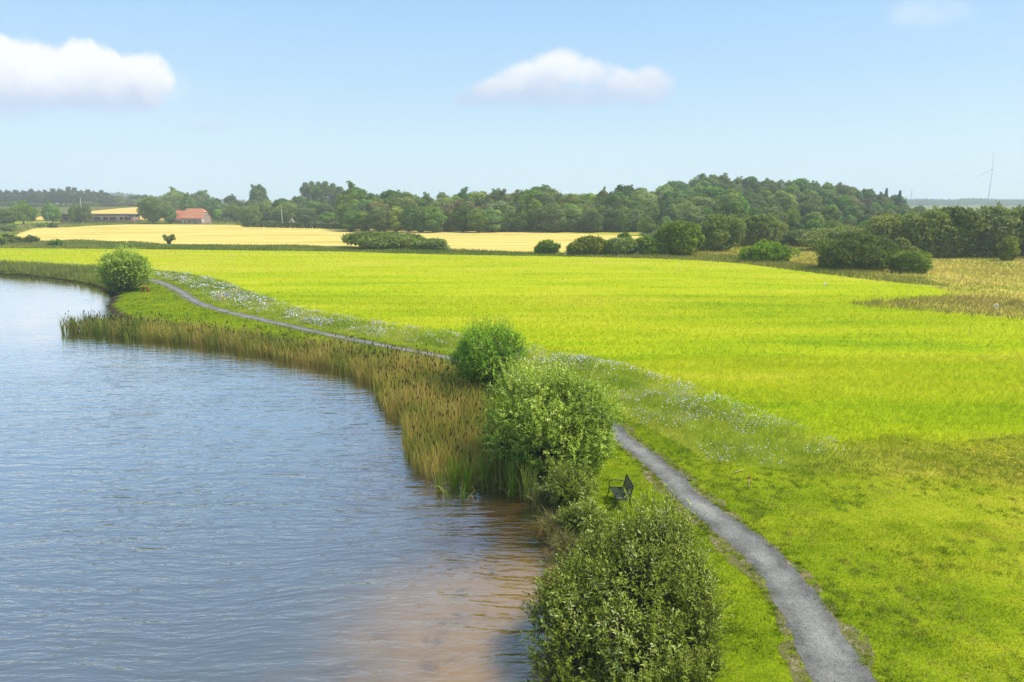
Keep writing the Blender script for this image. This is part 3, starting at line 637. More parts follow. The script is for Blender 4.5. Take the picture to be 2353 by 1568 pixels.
for i in range(3): proto('oak', 'oak_tree', 14, 12, 0.6, 52, 0.42, 1.0, 'oak', 0.3)
for i in range(2): proto('ash', 'ash_tree', 15, 11, 0.8, 48, 0.40, 0.85, 'ash', 0.28, egg=0.35)
for i in range(2): proto('lime', 'lime_tree', 14, 10.5, 0.6, 48, 0.40, 1.0, 'lime', 0.28, egg=0.3)
for i in range(2): proto('dark', 'maple_tree', 13, 11, 0.5, 50, 0.42, 1.05, 'dark', 0.3)
for i in range(2): proto('olive', 'willow_tree', 12, 12, 0.4, 52, 0.40, 0.9, 'olive', 0.3, lr=(0.12, 0.2))
proto('rust', 'beech_tree', 13, 11, 0.6, 44, 0.40, 0.8, 'rust', 0.28)
for i in range(2): proto('edge', 'edge_tree', 11, 8, 0.1, 46, 0.38, 1.1, 'dark', 0.22, egg=0.15)
for i in range(2): proto('edgeo', 'edge_tree', 11, 8, 0.1, 46, 0.38, 1.1, 'oak', 0.22, egg=0.15)
for i in range(2): proto('pine', 'pine_tree', 18, 9, 1.5, 44, 0.5, 0.75, 'pine', 0.3, egg=0.45, lr=(0.12, 0.2))
proto('poplar', 'poplar_tree', 20, 9, 1, 60, 0.45, 1.05, 'ash', 0.3, egg=0.4, lr=(0.12, 0.2))
proto('airy', 'tall_ash_tree', 18, 11, 4.5, 34, 0.36, 0.5, 'ash', 0.3, egg=0.2, lr=(0.10, 0.17))
used_proto = set()
ADJ = {'oak': 'mid green oak', 'ash': 'grey green ash', 'lime': 'bright lime', 'dark': 'dark green maple', 'olive': 'pale olive willow',
       'rust': 'brownish beech', 'edge': 'dark bushy tree', 'edgeo': 'green bushy tree', 'pine': 'hazy grey green pine', 'poplar': 'tall poplar', 'airy': 'loose tall ash'}
def place_tree(kind, x, y, H, W, label, group, cat='tree', zoff=-0.15):
    i = random.randrange(len(PROTO[kind])); root, H0, W0, nm = PROTO[kind][i]
    if (kind, i) in used_proto: o = copy_tree(root)
    else: o = root; used_proto.add((kind, i))
    o.location = (x, y, h1(x, y) + zoff); o.scale = (W/W0, W/W0*random.uniform(0.9, 1.1), H/H0); o.rotation_euler = (0, 0, random.uniform(0, 6.28))
    tag(o, label, cat, group); return o
def tree_at(kind, px, dist, top, wpx, label, group=None, cat='tree'):
    q = PD(px, top, dist); zg = h1(q.x, q.y)
    return place_tree(kind, q.x, q.y, max(2.0, q.z - zg), wpx/FP*dist*1.02, label, group, cat)
def landmark(px):
    for lim, s_ in ((110, 'at the far left edge'), (210, 'behind the white flagpole'), (310, 'behind the long brick building'), (420, 'behind the big tree by the farm'), (540, 'behind the orange roofed house'), (700, 'behind the garden with a flagpole'),
                    (800, 'left of the wood edge'), (920, 'above the long verge bush'), (1050, 'right of the long verge bush'), (1220, 'left of the lone round bush'), (1310, 'above the lone round bush'),
                    (1420, 'above the low bush row'), (1510, 'above the bush row end'), (1620, 'above the tall field corner shrubs'), (1740, 'right of the tall corner shrubs'), (1860, 'above the low meadow bush'),
                    (1960, 'above the big dark bush'), (2080, 'above the yellowish shrub'), (2180, 'near the spruce tops'), (9999, 'below the wind turbine')):
        if px < lim: return s_
SKY_T = np.array([(400,443),(470,441),(540,446),(570,436),(610,440),(650,447),(690,432),(720,420),(760,418),(800,434),(830,441),(870,437),(950,441),(1000,443),(1040,437),(1100,433),(1150,431),(1200,433),(1270,429),(1330,435),
                  (1380,435),(1440,426),(1490,438),(1530,424),(1570,418),(1610,404),(1650,400),(1700,405),(1750,409),(1800,415),(1840,411),(1880,416),(1950,421),(1980,430),(2020,437),(2060,447),(2090,459),(2130,464),(2180,474)], float)
def skyline(px): return float(np.interp(px, SKY_T[:,0], SKY_T[:,1]))
def row(px0, px1, dist, down, spacing, kinds, zone, group, jit=11, wk=(0.75, 1.15), dslope=0.0):
    px = px0 + random.uniform(0, 8)
    while px < px1:
        d = dist + dslope*(px - px0) + random.uniform(-4, 4)
        q = PD(px, skyline(px) + down + random.uniform(-jit, jit*0.8), d); zg = h1(q.x, q.y); H = q.z - zg
        H = min(max(H, 6.0), 19); k = random.choice(kinds); W = H*random.uniform(*wk)
        if k in ('edge', 'edgeo'): W = min(W, 10)
        place_tree(k, q.x, q.y, H, max(W, 5.0), ('%s %s %s' % (ADJ[k], zone, landmark(px))), group)
        px += spacing*random.uniform(0.8, 1.25)/d*FP
MIX = ['oak', 'oak', 'ash', 'lime', 'dark', 'oak', 'olive', 'ash']
G1 = 'trees of the wood beyond the golden field'
row(806, 1480, 300, 2, 7.4, MIX, 'on the wood skyline', G1)
row(803, 1490, 278, 16, 7.0, MIX, 'in the upper wood', G1)
row(800, 1495, 262, 27, 6.2, MIX + ['rust'], 'in the middle of the wood', G1)
row(804, 1470, 248, 41, 5.0, ['edge', 'edgeo', 'edge', 'edgeo'], 'on the front edge of the wood', G1)
G2 = 'trees of the wooded hill'
MIX2 = ['oak', 'olive', 'lime', 'ash', 'oak', 'olive', 'dark', 'olive']
row(1490, 2085, 372, 0, 7.2, MIX2, 'on the hill skyline', G2, 5)
row(1480, 2110, 335, 17, 7.2, MIX2 + ['rust'], 'high on the wooded hill', G2)
row(1490, 2140, 298, 33, 7.2, MIX2, 'on the upper hill slope', G2)
row(1480, 2150, 262, 49, 7.0, MIX2, 'on the middle hill slope', G2)
row(1480, 2160, 228, 66, 6.6, MIX2, 'on the lower hill slope', G2)
row(1680, 2130, 192, 92, 5.4, ['edge', 'olive', 'edgeo', 'oak'], 'at the hill foot', G2, 5, (0.8, 1.1))
G3 = 'trees behind the farm and garden'
row(400, 560, 470, 2, 8.5, ['ash', 'dark', 'oak', 'pine'], 'far back', G3)
row(425, 690, 410, 14, 8.0, ['oak', 'dark', 'ash'], 'in the back rows', G3)
row(500, 690, 372, 28, 7.5, ['oak', 'lime', 'dark'], 'in the nearer rows', G3)
row(560, 800, 350, 40, 6.5, ['oak', 'lime', 'olive', 'dark'], 'standing in the garden', G3)
G4 = 'hazy pines on the slope behind the brick building'
for rr, dd in ((0, 655), (11, 625)):
    px = -60
    while px < 430:
        top = np.interp(px, [-60,20,60,160,250,262,300,360,430], [438,432,434,429,440,450,446,447,446]) + rr + random.uniform(-3, 4)
        q = PD(px, top, dd); place_tree('pine' if px < 270 or random.random() < 0.5 else 'ash', q.x, q.y, q.z - h1(q.x, q.y), 8.0*random.uniform(1.0, 1.35), 'hazy grey green pine %s %s' % ('on the far skyline' if rr == 0 else 'in the nearer pine row', landmark(px)), G4)
        px += 6.6*random.uniform(0.8, 1.2)/dd*FP
for px, top, wd, d, k in ((20,462,70,600,'dark'),(70,466,60,580,'oak'),(130,470,70,590,'dark'),(200,464,70,600,'oak'),(255,466,60,596,'dark'),(300,462,60,610,'ash'),(345,460,70,600,'dark'),(400,458,60,600,'oak')):
    tree_at(k, px, d, top, wd*0.9, ADJ[k] + ' in the hazy understorey ' + landmark(px), 'low trees under the hazy pines')
# trees one can point at
tree_at('dark', 345, 338, 450, 58, 'big dark round tree between the brick building and the orange roofed house')
tree_at('dark', 385, 336, 470, 34, 'smaller dark tree leaning against the big tree left of the farmhouse')
tree_at('oak', 115, 330, 467, 38, 'round topped tree on a bare trunk left of the brick building')
tree_at('oak', 168, 335, 472, 26, 'slim dark tree just left of the white flagpole')
tree_at('olive', 190, 336, 468, 32, 'thin brownish green tree behind the white flagpole')
tree_at('oak', 48, 330, 466, 62, 'wide grey green tree at the left edge beside the pale field')
tree_at('dark', 8, 310, 478, 46, 'dark tree cut off by the left edge of the photo')
tree_at('ash', 18, 250, 512, 40, 'grey green shrub tree at the left edge above the heather bank')
tree_at('dark', 590, 430, 421, 46, 'tall dark tree rising alone above the woods behind the garden')
for i, px in enumerate((700, 716, 732, 748, 764, 782)): tree_at('poplar', px, 440, (416,413,414,413,418,426)[i], 30, 'tall poplar in the clump on the skyline, number %s from its left end' % ('one','two','three','four','five','six')[i], 'tall poplar clump on the skyline')
tree_at('olive', 1385, 282, 432, 42, 'pale yellow willow crown glowing in the wood skyline')
tree_at('airy', 1545, 375, 414, 46, 'loose airy tree with sky gaps at the left of the hill top')
tree_at('airy', 1610, 378, 397, 44, 'tallest airy tree with sky gaps on the hill skyline')
tree_at('airy', 1644, 380, 400, 36, 'airy tree right beside the tallest one on the hill skyline')
tree_at('rust', 1958, 300, 452, 44, 'reddish brown tree crown high on the wooded hill')
tree_at('lime', 1680, 262, 440, 60, 'broad bright green tree standing out on the hill slope')
tree_at('lime', 1800, 285, 436, 54, 'second broad bright green tree further right on the hill slope')
tree_at('oak', 575, 330, 470, 52, 'light green round tree at the left end of the clipped hedge')
tree_at('lime', 660, 345, 458, 50, 'bright green tree behind the garden flagpole')
tree_at('dark', 700, 338, 474, 50, 'dark bushy tree behind the little wooden playhouse')
tree_at('oak', 752, 336, 486, 42, 'low round tree in the garden left of the pale bungalow')

# ------------------------------------------------------------------ spruces on the hill
def spruce(px, d, top, label):
    q = PD(px, top, d); zg = h1(q.x, q.y); H = q.z - zg
    root = empty('spruce_tree', (q.x, q.y, zg - 0.2), 0, label, 'tree'); mb = MB(); tb = MB()
    tb.tube([(0,0,0),(0,0,H*0.5),(0,0,H)], [0.25,0.16,0.03], 6, cap=False)
    k = int(H*2.4)
    for i in range(k):
        z = H*(0.25 + 0.75*i/k); r = (H - z)*0.21 + 0.25
        for j in range(7):
            a = j*0.9 + i*1.1 + random.random()*0.5; rr = r*random.uniform(0.5, 1.1)
            tip = np.array([math.cos(a)*rr, math.sin(a)*rr, z - rr*0.25]); st = np.array([0, 0, z])
            n = 9; tt = rng.uniform(0.15, 1, n)[:, None]; p = st + (tip - st)*tt + rng.normal(0, 0.07, (n, 3))
            leaves(mb, p, (tip - st)[None] + rng.normal(0, 0.25, (n, 3)), np.tile([0,0,1.0], (n, 1)) + rng.normal(0, 0.3, (n, 3)), 0.42, 0.2, rng.random(n))
    mb.build('crown', M['pine'], root); tb.build('trunk', M['bark'], root)
spruce(2038, 345, 431, 'ragged spruce top on the hill skyline, left of the pair')
spruce(2069, 338, 436, 'pointed spruce on the right shoulder of the hill skyline')

# ------------------------------------------------------------------ shrubs of the middle distance
def mid_leaf(name, cols, t=0.25): return leaf_mat(name, cols, None, t, 0.10)
M['shrub'] = mid_leaf('shrub_leaf', [(0.058,0.108,0.016),(0.148,0.236,0.030),(0.267,0.369,0.043),(0.426,0.493,0.068)])
M['shrubd'] = mid_leaf('dark_shrub_leaf', [(0.042,0.067,0.016),(0.102,0.148,0.030),(0.186,0.236,0.048),(0.293,0.337,0.068)])
M['shrubl'] = mid_leaf('olive_shrub_leaf', [(0.089,0.122,0.020),(0.179,0.236,0.033),(0.286,0.334,0.050),(0.393,0.423,0.078)])
M['shruby'] = mid_leaf('yellow_shrub_leaf', [(0.140,0.161,0.022),(0.280,0.280,0.039),(0.420,0.378,0.056)])
def far_shrub(name, px, base, top, wpx, mat, label, lumps=10, leaf=0.3, depth=0.6, group=None, parts=None, n=None):
    q = P(px, base - (base - top)*0.10); d = q.y; T = PD(px, top, d); H = T.z; Wd = wpx/FP*d*1.02
    lobes = blob_lobes((0, 0, H*0.40), (Wd/2, Wd/2*depth, H*0.58), lumps, 0.76, (0.26, 0.5))
    area = math.pi*Wd*H*1.3
    return make_bush(name, (q.x, q.y, h1(q.x, q.y)), lobes, n or int(min(9000, area*60)), leaf*1.1, leaf*0.75, 7, M[mat], 34, 0.5, label, 'bush', group, 0.4, stemr=0.03)
far_shrub('shrub', 884, 577, 536, 176, 'shrub', 'long dome of dark green bush in the verge before the golden field', 16, 0.28)
far_shrub('shrub', 990, 579, 554, 88, 'shrub', 'low bush tailing off right of the long verge bush', 8, 0.26)
far_shrub('shrub', 1259, 588, 556, 46, 'shrub', 'lone round green bush in the verge before the golden field', 8, 0.24)
far_shrub('shrub', 1352, 591, 547, 84, 'shrubl', 'olive green bush at the left end of the bush row', 10, 0.26)
far_shrub('shrub', 1432, 592, 552, 74, 'shrub', 'mid green bush in the centre of the bush row', 10, 0.26)
far_shrub('shrub', 1432, 588, 535, 36, 'shrubl', 'thin upright shrub rising behind the centre of the bush row', 6, 0.22)
far_shrub('shrub', 1492, 593, 545, 66, 'shrub', 'dark green bush at the right end of the bush row', 10, 0.26)
far_shrub('shrub', 1560, 597, 507, 104, 'shrubl', 'tall spreading shrub with pale stems at the field corner', 14, 0.27)
far_shrub('shrub', 1648, 586, 500, 104, 'shrubl', 'tall olive shrub right behind the field corner shrub', 14, 0.28)
far_shrub('shrub', 1735, 574, 496, 110, 'shrubl', 'wide pale olive shrub tree at the back of the meadow', 14, 0.3)
far_shrub('shrub', 1560, 582, 541, 90, 'shrub', 'bright green bush mound behind the bush row', 8, 0.28)
far_shrub('shrub', 1765, 607, 560, 122, 'shrub', 'low wide bush in the dry meadow', 12, 0.23)
far_shrub('shrub', 1748, 602, 555, 30, 'shruby', 'yellowish upright shrub growing out of the low meadow bush', 5, 0.22)
far_shrub('shrub', 1968, 629, 541, 176, 'shrubd', 'big dark domed bush at the edge of the green field', 22, 0.22, 0.7)
far_shrub('shrub', 2068, 622, 556, 70, 'shruby', 'yellow green shrub leaning on the right of the big dark bush', 8, 0.22)
far_shrub('shrub', 2095, 632, 583, 90, 'shrubl', 'low spreading shrub at the right foot of the big dark bush', 10, 0.2)
for i, (px, base, top, wd, mt, lb) in enumerate(((2040,596,500,110,'shrubl','pale leafy tree behind the yellow green shrub'),(2125,602,482,120,'shrub','broad leafy tree left in the dark group by the right edge'),
        (2200,603,486,110,'shrubd','dark leafy tree in the middle of the group by the right edge'),(2275,603,478,120,'shrub','tall leafy tree third in the group by the right edge'),(2350,604,476,110,'shrubd','dark leafy tree cut by the right edge of the photo'),
        (1930,582,525,150,'shrub','rounded thicket at the back of the dry meadow'),(1850,570,533,110,'shrubd','low dark thicket between meadow and hill'))):
    far_shrub('shrub_tree' if i < 5 else 'shrub', px, base, top, wd, mt, lb, 20, 0.3, 0.8, n=8500)
far_shrub('shrub', 2312, 605, 546, 44, 'shrubl', 'small light green tree in front of the dark group by the right edge', 7, 0.22)
for px, base, top, wd, mt, lb in ((22,560,542,30,'shrubd','small black green bush at the far left edge below the heather bank'),(74,562,545,34,'shrubd','dark bush on the heather bank left of the golden field'),(40,563,548,26,'shrubl','light green weed bush between the two dark bushes at left'),
        (-6,566,545,40,'shrubl','green bush cut by the left edge above the field'),(128,568,556,34,'shrub','low green bush on the left end of the verge'),(95,524,514,24,'shrub','small garden bush left of the bare trunk tree'),(122,525,514,22,'shrubd','dark garden bush at the foot of the bare trunk tree'),
        (290,511,503,70,'shrubd','long dark bush bed in front of the brick building'),(394,511,498,30,'shrubl','pale round bush left of the farmhouse'),(432,511,499,30,'shrubd','dark ivy covered shrub in front of the red roofed annex'),(468,512,504,30,'shrubl','low pale bush at the right of the farmhouse')):
    far_shrub('shrub', px, base, top, wd, mt, lb, 6, 0.34, 0.8, n=500)
# pollarded little tree in the golden field
q = P(388, 562); root = empty('pollard_tree', (q.x, q.y, 0), 0, 'small pollarded tree with knobbly branches at the golden field edge', 'tree')
tb = MB(); mb = MB(); hh = PD(388, 540, q.y).z
for i in range(12):
    a = i*0.55; r = random.uniform(0.7, 2.0)*hh/4; z = hh*random.uniform(0.5, 0.92)
    tip = np.array([math.cos(a)*r*1.35, math.sin(a)*r, z]); tb.tube([(0,0,-0.2), tip*0.4 + np.array([0,0,0.3]), tip], [0.28,0.2,0.14], 6)
    n = 130; d = rdir(n); p = tip + d*rng.uniform(0.2, 0.62, n)[:, None]*hh/4
    leaves(mb, p, d, rdir(n), 0.26, 0.18, rng.random(n))
mb.build('crown', M['shrubl'], root); tb.build('trunk', M['bark'], root)

# ------------------------------------------------------------------ near shrubs
M['willow'] = leaf_mat('willow_leaf', [(0.093,0.152,0.017),(0.234,0.344,0.039),(0.436,0.564,0.071),(0.684,0.750,0.143),(0.718,0.750,0.287)], [0,0.35,0.65,0.88,1], 0.3, 0, 0.12, 0.6)
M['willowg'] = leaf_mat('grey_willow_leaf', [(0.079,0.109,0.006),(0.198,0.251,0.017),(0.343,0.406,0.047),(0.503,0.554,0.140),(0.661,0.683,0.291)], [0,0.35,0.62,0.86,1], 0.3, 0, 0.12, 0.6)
M['alder'] = leaf_mat('alder_leaf', [(0.058,0.135,0.015),(0.161,0.318,0.027),(0.319,0.512,0.045),(0.521,0.731,0.074),(0.750,0.750,0.134)], [0,0.35,0.65,0.88,1], 0.3, 0, 0.12, 0.6)
q = P(290, 668); make_bush('willow_bush', (q.x, q.y, -0.3), blob_lobes((0, 0, 2.5), (3.1, 2.8, 2.5), 16, 0.74, (0.3, 0.48)), 5200, 0.17, 0.085, 10, M['willow'], 60, 0.5, 'rounded willow bush at the far lake shore beside the red stool', 'bush', spikes=120)
q = P(1132, 900); make_bush('alder_bush', (q.x, q.y, -0.1), blob_lobes((-0.15, 0, 2.0), (2.1, 1.9, 1.95), 16, 0.74, (0.32, 0.5)) + [(0.2, 0, 0.9, 1.5, 1.4, 0.9), (-0.5,-0.3,2.9,0.9,0.9,0.9), (0.6,0.2,2.9,0.9,0.9,0.9)], 5200, 0.095, 0.052, 11, M['alder'], 80, 0.4, 'fresh green bush standing behind the bigger willow and the reeds', 'bush', spikes=140)
q = P(1262, 1066); make_bush('willow_bush', (q.x, q.y, -0.1), blob_lobes((-0.1, 0, 1.92), (2.65, 2.35, 1.92), 26, 0.78, (0.22, 0.44)) + [(-1.5,-0.6,1.6,1.2,1.1,1.0),(0.2,-1.5,1.3,1.5,0.9,0.9),(1.5,-0.8,1.3,1.0,1.0,0.9),(0.2,0.5,2.75,1.5,1.4,1.15), (-0.9,0,1.2,1.5,1.4,1.1), (1.1,-0.5,1.2,1.3,1.2,1.1), (0.2,-1.2,1.0,1.6,0.9,0.9)], 9500, 0.115, 0.045, 12, M['willow'], 150, 0.42, 'large rounded olive green willow between the reeds and the bench', 'bush', spikes=260)
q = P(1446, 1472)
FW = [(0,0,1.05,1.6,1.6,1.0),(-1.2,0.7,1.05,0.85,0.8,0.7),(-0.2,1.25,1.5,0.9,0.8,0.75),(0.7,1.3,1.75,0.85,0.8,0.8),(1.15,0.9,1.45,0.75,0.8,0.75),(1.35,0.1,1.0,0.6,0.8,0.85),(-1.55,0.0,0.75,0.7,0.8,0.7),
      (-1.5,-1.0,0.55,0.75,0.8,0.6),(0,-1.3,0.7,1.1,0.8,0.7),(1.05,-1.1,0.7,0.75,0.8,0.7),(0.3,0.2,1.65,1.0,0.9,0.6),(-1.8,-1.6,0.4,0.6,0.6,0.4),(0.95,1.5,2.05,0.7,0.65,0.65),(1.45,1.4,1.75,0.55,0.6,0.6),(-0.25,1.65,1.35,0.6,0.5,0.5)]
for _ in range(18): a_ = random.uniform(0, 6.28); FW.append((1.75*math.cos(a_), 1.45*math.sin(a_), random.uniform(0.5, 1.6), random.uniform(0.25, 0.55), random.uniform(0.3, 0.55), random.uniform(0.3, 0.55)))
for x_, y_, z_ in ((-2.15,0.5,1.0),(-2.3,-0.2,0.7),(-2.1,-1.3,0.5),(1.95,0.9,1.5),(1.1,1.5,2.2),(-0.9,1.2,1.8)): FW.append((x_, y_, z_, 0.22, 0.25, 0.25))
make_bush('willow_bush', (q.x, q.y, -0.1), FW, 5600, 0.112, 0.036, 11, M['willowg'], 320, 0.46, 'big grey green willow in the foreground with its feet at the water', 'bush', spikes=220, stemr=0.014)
q = P(1305, 1158); make_bush('willow_bush', (q.x, q.y, -0.12), blob_lobes((0, 0, 0.6), (0.85, 0.8, 0.6), 9, 0.76, (0.3, 0.5)), 1500, 0.095, 0.03, 10, M['willowg'], 60, 0.35, 'small silvery willow between the water and the bench', 'bush', spikes=90)
q = P(1338, 1222); make_bush('willow_bush', (q.x, q.y, -0.12), blob_lobes((0, 0, 0.42), (0.75, 0.6, 0.42), 8, 0.8, (0.3, 0.5)), 900, 0.095, 0.032, 10, M['willowg'], 40, 0.32, 'low straggly willow scrub on the bank behind the foreground willow', 'bush', spikes=60)
# ------------------------------------------------------------------ near herbs
M['sedge'] = leaf_mat('sedge_leaf', [(0.09,0.10,0.02),(0.18,0.17,0.04),(0.30,0.24,0.08),(0.36,0.24,0.09)], None, 0.25, 0)
for i, (px, py, nb, hh, lb) in enumerate(((1268,1222,420,0.85,'arching sedge tussock hanging over the dark cove'), (1300,1262,380,0.8,'second sedge tussock nearer the foreground willow'), (1250,1150,260,0.7,'sedge tussock at the foot of the small willow'), (1330,1200,300,0.6,'rust coloured grass tuft behind the foreground willow'))):
    q = P(px, py); root = MB(); n = nb
    p = np.c_[rng.normal(0, 0.13, n), rng.normal(0, 0.13, n), np.full(n, -0.1)]
    ribbons(root, p, hh*rng.uniform(0.6, 1.15, n), 0.016, rng.uniform(0.2, 0.95, n), np.clip(rng.normal(0.75 if i == 3 else 0.4, 0.22, n), 0, 1), droop=rng.uniform(0, 1, n))
    tag(root.build('sedge_tussock', M['sedge'], loc=(q.x, q.y, -0.1)), lb, 'sedge')
M['weed'] = leaf_mat('weed_leaf', [(0.09,0.14,0.012),(0.22,0.29,0.025),(0.36,0.43,0.045),(0.50,0.50,0.08)], None, 0.3, 0)
for px, py, hh, lb in ((1600,1590,1.2,'tall light green weed at the bottom right of the foreground willow'), (1560,1610,1.25,'light green weed with yellow tips at the bottom edge'), (1500,1620,1.2,'pale weed at the bottom edge before the willow'), (1640,1540,0.6,'short weed at the lawn edge right of the willow foot'), (1455,1630,1.0,'leftmost weed at the bottom edge below the willow')):
    q = P(px, py); st = MB(); lf = MB(); root = empty('weed_plant', (q.x, q.y, 0), 0, lb, 'weed')
    for k in range(16):
        b0 = np.array([random.gauss(0, 0.12), random.gauss(0, 0.12), 0]); tp = b0 + np.array([random.gauss(0, 0.13), random.gauss(0, 0.13), hh*random.uniform(0.65, 1.1)])
        st.tube([b0, b0*0.5 + tp*0.5, tp], [0.008, 0.006, 0.004], 3, cap=False)
        n = 46; t = rng.uniform(0.25, 1.02, n); p = b0 + (tp - b0)*t[:, None]; a = rng.uniform(0, 6.28, n)
        d = np.stack([np.cos(a), np.sin(a), rng.uniform(0.1, 0.7, n)], 1); sz = (1.15 - t*0.75)*0.12
        leaves(lf, p, d, np.tile([0,0,1.0], (n, 1)) + rng.normal(0, 0.3, (n, 3)), sz, sz*0.3, np.clip(t*0.6 + rng.normal(0.2, 0.12, n), 0, 1))
    lf.build('foliage', M['weed'], root); st.build('stem', M['twig'], root)

# ------------------------------------------------------------------ scattered ground cover (stuff)
def scatter(n, x0, x1, y0, y1, power=0.0):
    return rng.uniform(x0, x1, n), rng.uniform(y0, y1, n)
def frus(x, y, m=12): return np.abs(x) < 0.79*y + m
in_path = lambda x, y: polydist(x, y, pc) 
def lawn_mat_blade():
    m, nt, out = newmat('lawn_blade'); c = lawn_col(nt, worldpos(nt))
    r = ramp(nt, attr(nt, 'rnd'), [(0.7,0.75,0.5),(1.25,1.22,1.0),(1.75,1.6,1.4)])
    c = mixc(nt, 1.0, c, r, 'MULTIPLY'); bs = principled(nt, out, c, 0.9, 0.02); tl = nt.nodes.new('ShaderNodeBsdfTranslucent'); lnk(nt, c, tl.inputs[0])
    ms = nt.nodes.new('ShaderNodeMixShader'); ms.inputs[0].default_value = 0.25; lnk(nt, bs.outputs[0], ms.inputs[1]); lnk(nt, tl.outputs[0], ms.inputs[2]); lnk(nt, ms.outputs[0], out.inputs[0]); return m
mb = MB()
for y0, y1, dens, hh, wd in ((12, 22, 620, 0.06, 0.014), (22, 34, 300, 0.065, 0.02), (34, 52, 90, 0.09, 0.035), (52, 100, 16, 0.13, 0.08)):
    xa, xb = (-0.1*y1, 0.79*y1 + 11) if y1 < 40 else (-0.70*y1, 0.40*y1)
    n = int(dens*(xb-xa)*(y1-y0)); x, y = scatter(n, xa, xb, y0, y1)
    k = frus(x, y) & ~inpoly(x, y, field_poly) & ~inpoly(x, y, flow_poly); x, y = x[k], y[k]
    s_ = shore_sd(x, y); pd = in_path(x, y); iw = np.interp(y, np.sort(pc[:,1]), pwid[np.argsort(pc[:,1])])/2
    k = (s_ > 0.5) & ((pd > iw - 0.06 + 0.5*rng.random(len(x))**2.2)) & (vnoise(x, y, 0.5, 31) + rng.random(len(x)) > -0.15); x, y = x[k], y[k]
    n = len(x); h_ = hh*rng.uniform(0.5, 1.5, n)*(1 + 0.5*vnoise(x, y, 1.2, 33)); blades(mb, np.c_[x, y, np.zeros(n) - 0.005], h_, wd*rng.uniform(0.7, 1.4, n), 0.75, np.clip(rng.normal(0.5, 0.22, n), 0, 1))
def tufts(cx_, cy_, m_, spread, hh, wd, mat, lean=0.9):
    k = len(cx_); x = np.repeat(cx_, m_) + rng.normal(0, spread, k*m_); y = np.repeat(cy_, m_) + rng.normal(0, spread, k*m_)
    ok = inpoly(x, y, path_poly) & (rng.random(k*m_) < 0.55); x, y = x[~ok], y[~ok]; n = len(x)
    blades(mb, np.c_[x, y, np.full(n, -0.005)], hh*rng.uniform(0.5, 1.4, n), wd*rng.uniform(0.7, 1.4, n), lean, np.clip(rng.normal(0.45, 0.22, n), 0, 1), mat)
i_ = rng.integers(0, 420, 2600); sd_ = np.where(rng.random(2600) < 0.5, -1, 1); o_ = (pwid[i_]/2 + rng.normal(0.10, 0.16, 2600))*sd_
ex = pc[i_,0] + nrm[i_,0]*o_; ey = pc[i_,1] + nrm[i_,1]*o_; k = (ey > 12) & (ey < 60); tufts(ex[k], ey[k], 26, 0.055, 0.085, 0.013, 0)
tx, ty = scatter(6400, -3, 38, 10.5, 34); k = frus(tx, ty) & ~inpoly(tx, ty, field_poly) & ~inpoly(tx, ty, flow_poly) & ~inpoly(tx, ty, path_poly) & (shore_sd(tx, ty) > 0.6) & (vnoise(tx, ty, 1.8, 91) + rng.normal(0, 0.35, 6400) > 0.28); tufts(tx[k], ty[k], 30, 0.075, 0.085, 0.022, 1)
k2 = frus(tx, ty) & ~inpoly(tx, ty, field_poly) & ~inpoly(tx, ty, path_poly) & (shore_sd(tx, ty) > 0.6) & (vnoise(tx, ty, 2.3, 92) + rng.normal(0, 0.35, 6400) > 0.15) & (tx > 5); tufts(tx[k2], ty[k2], 26, 0.09, 0.06, 0.014, 2, 1.2)
M['turfd'] = leaf_mat('dark_turf', [(0.13,0.20,0.008),(0.21,0.29,0.012),(0.29,0.35,0.025)], None, 0.3, 0, 0.1); M['turfy'] = leaf_mat('dry_turf', [(0.30,0.27,0.03),(0.44,0.36,0.07),(0.52,0.42,0.13)], None, 0.3, 0, 0.1)
tag(mb.build('lawn_grass', [lawn_mat_blade(), M['turfd'], M['turfy']]), 'short mown grass of the lawn either side of the path', 'grass', kind='stuff')
def field_mat_blade():
    m, nt, out = newmat('crop_blade'); c = field_col(nt, worldpos(nt))
    c = mixc(nt, 1.0, c, ramp(nt, attr(nt, 'rnd'), [(1.05,1.08,0.8),(1.22,1.2,1.0),(1.5,1.4,2.0)]), 'MULTIPLY'); bs = principled(nt, out, c, 0.9, 0.02)
    tl = nt.nodes.new('ShaderNodeBsdfTranslucent'); lnk(nt, c, tl.inputs[0]); ms = nt.nodes.new('ShaderNodeMixShader'); ms.inputs[0].default_value = 0.5
    lnk(nt, bs.outputs[0], ms.inputs[1]); lnk(nt, tl.outputs[0], ms.inputs[2]); lnk(nt, ms.outputs[0], out.inputs[0]); return m
mb = MB()
for y0, y1, dens, hh, wd in ((26, 48, 55, 0.24, 0.03), (48, 80, 16, 0.2, 0.055), (80, 160, 3.0, 0.14, 0.12)):
    n = int(dens*(1.8*y1 + 20)*(y1-y0)); x, y = scatter(n, -0.78*y1, 0.78*y1, y0, y1); sdf = np.full(n, 9.0); nr_ = (y < 60) | (x > 0); ins_ = inpoly(x, y, field_poly); sdf[:] = np.where(ins_, 9, -9); e_ = (y < 62); sdf[e_] = polydist(x[e_], y[e_], field_poly, True)*np.where(ins_[e_], 1, -1)
    k = frus(x, y) & (rng.random(n) < sstep(sdf + 0.5*vnoise(x, y, 0.9, 43), -1.2, 0.6)); x, y = x[k], y[k]; n = len(x)
    row_ = 0.5 + 0.5*vnoise(x*0.2, y, 1.5, 41)
    blades(mb, np.c_[x, y, np.full(n, 0.0)], hh*rng.uniform(0.6, 1.25, n)*(0.8 + 0.4*row_), wd*rng.uniform(0.7, 1.4, n), 0.9, np.clip(rng.normal(0.5, 0.22, n), 0, 1))
tag(mb.build('crop_plants', field_mat_blade()), 'dense young green crop plants covering the bright field', 'crop', kind='stuff')
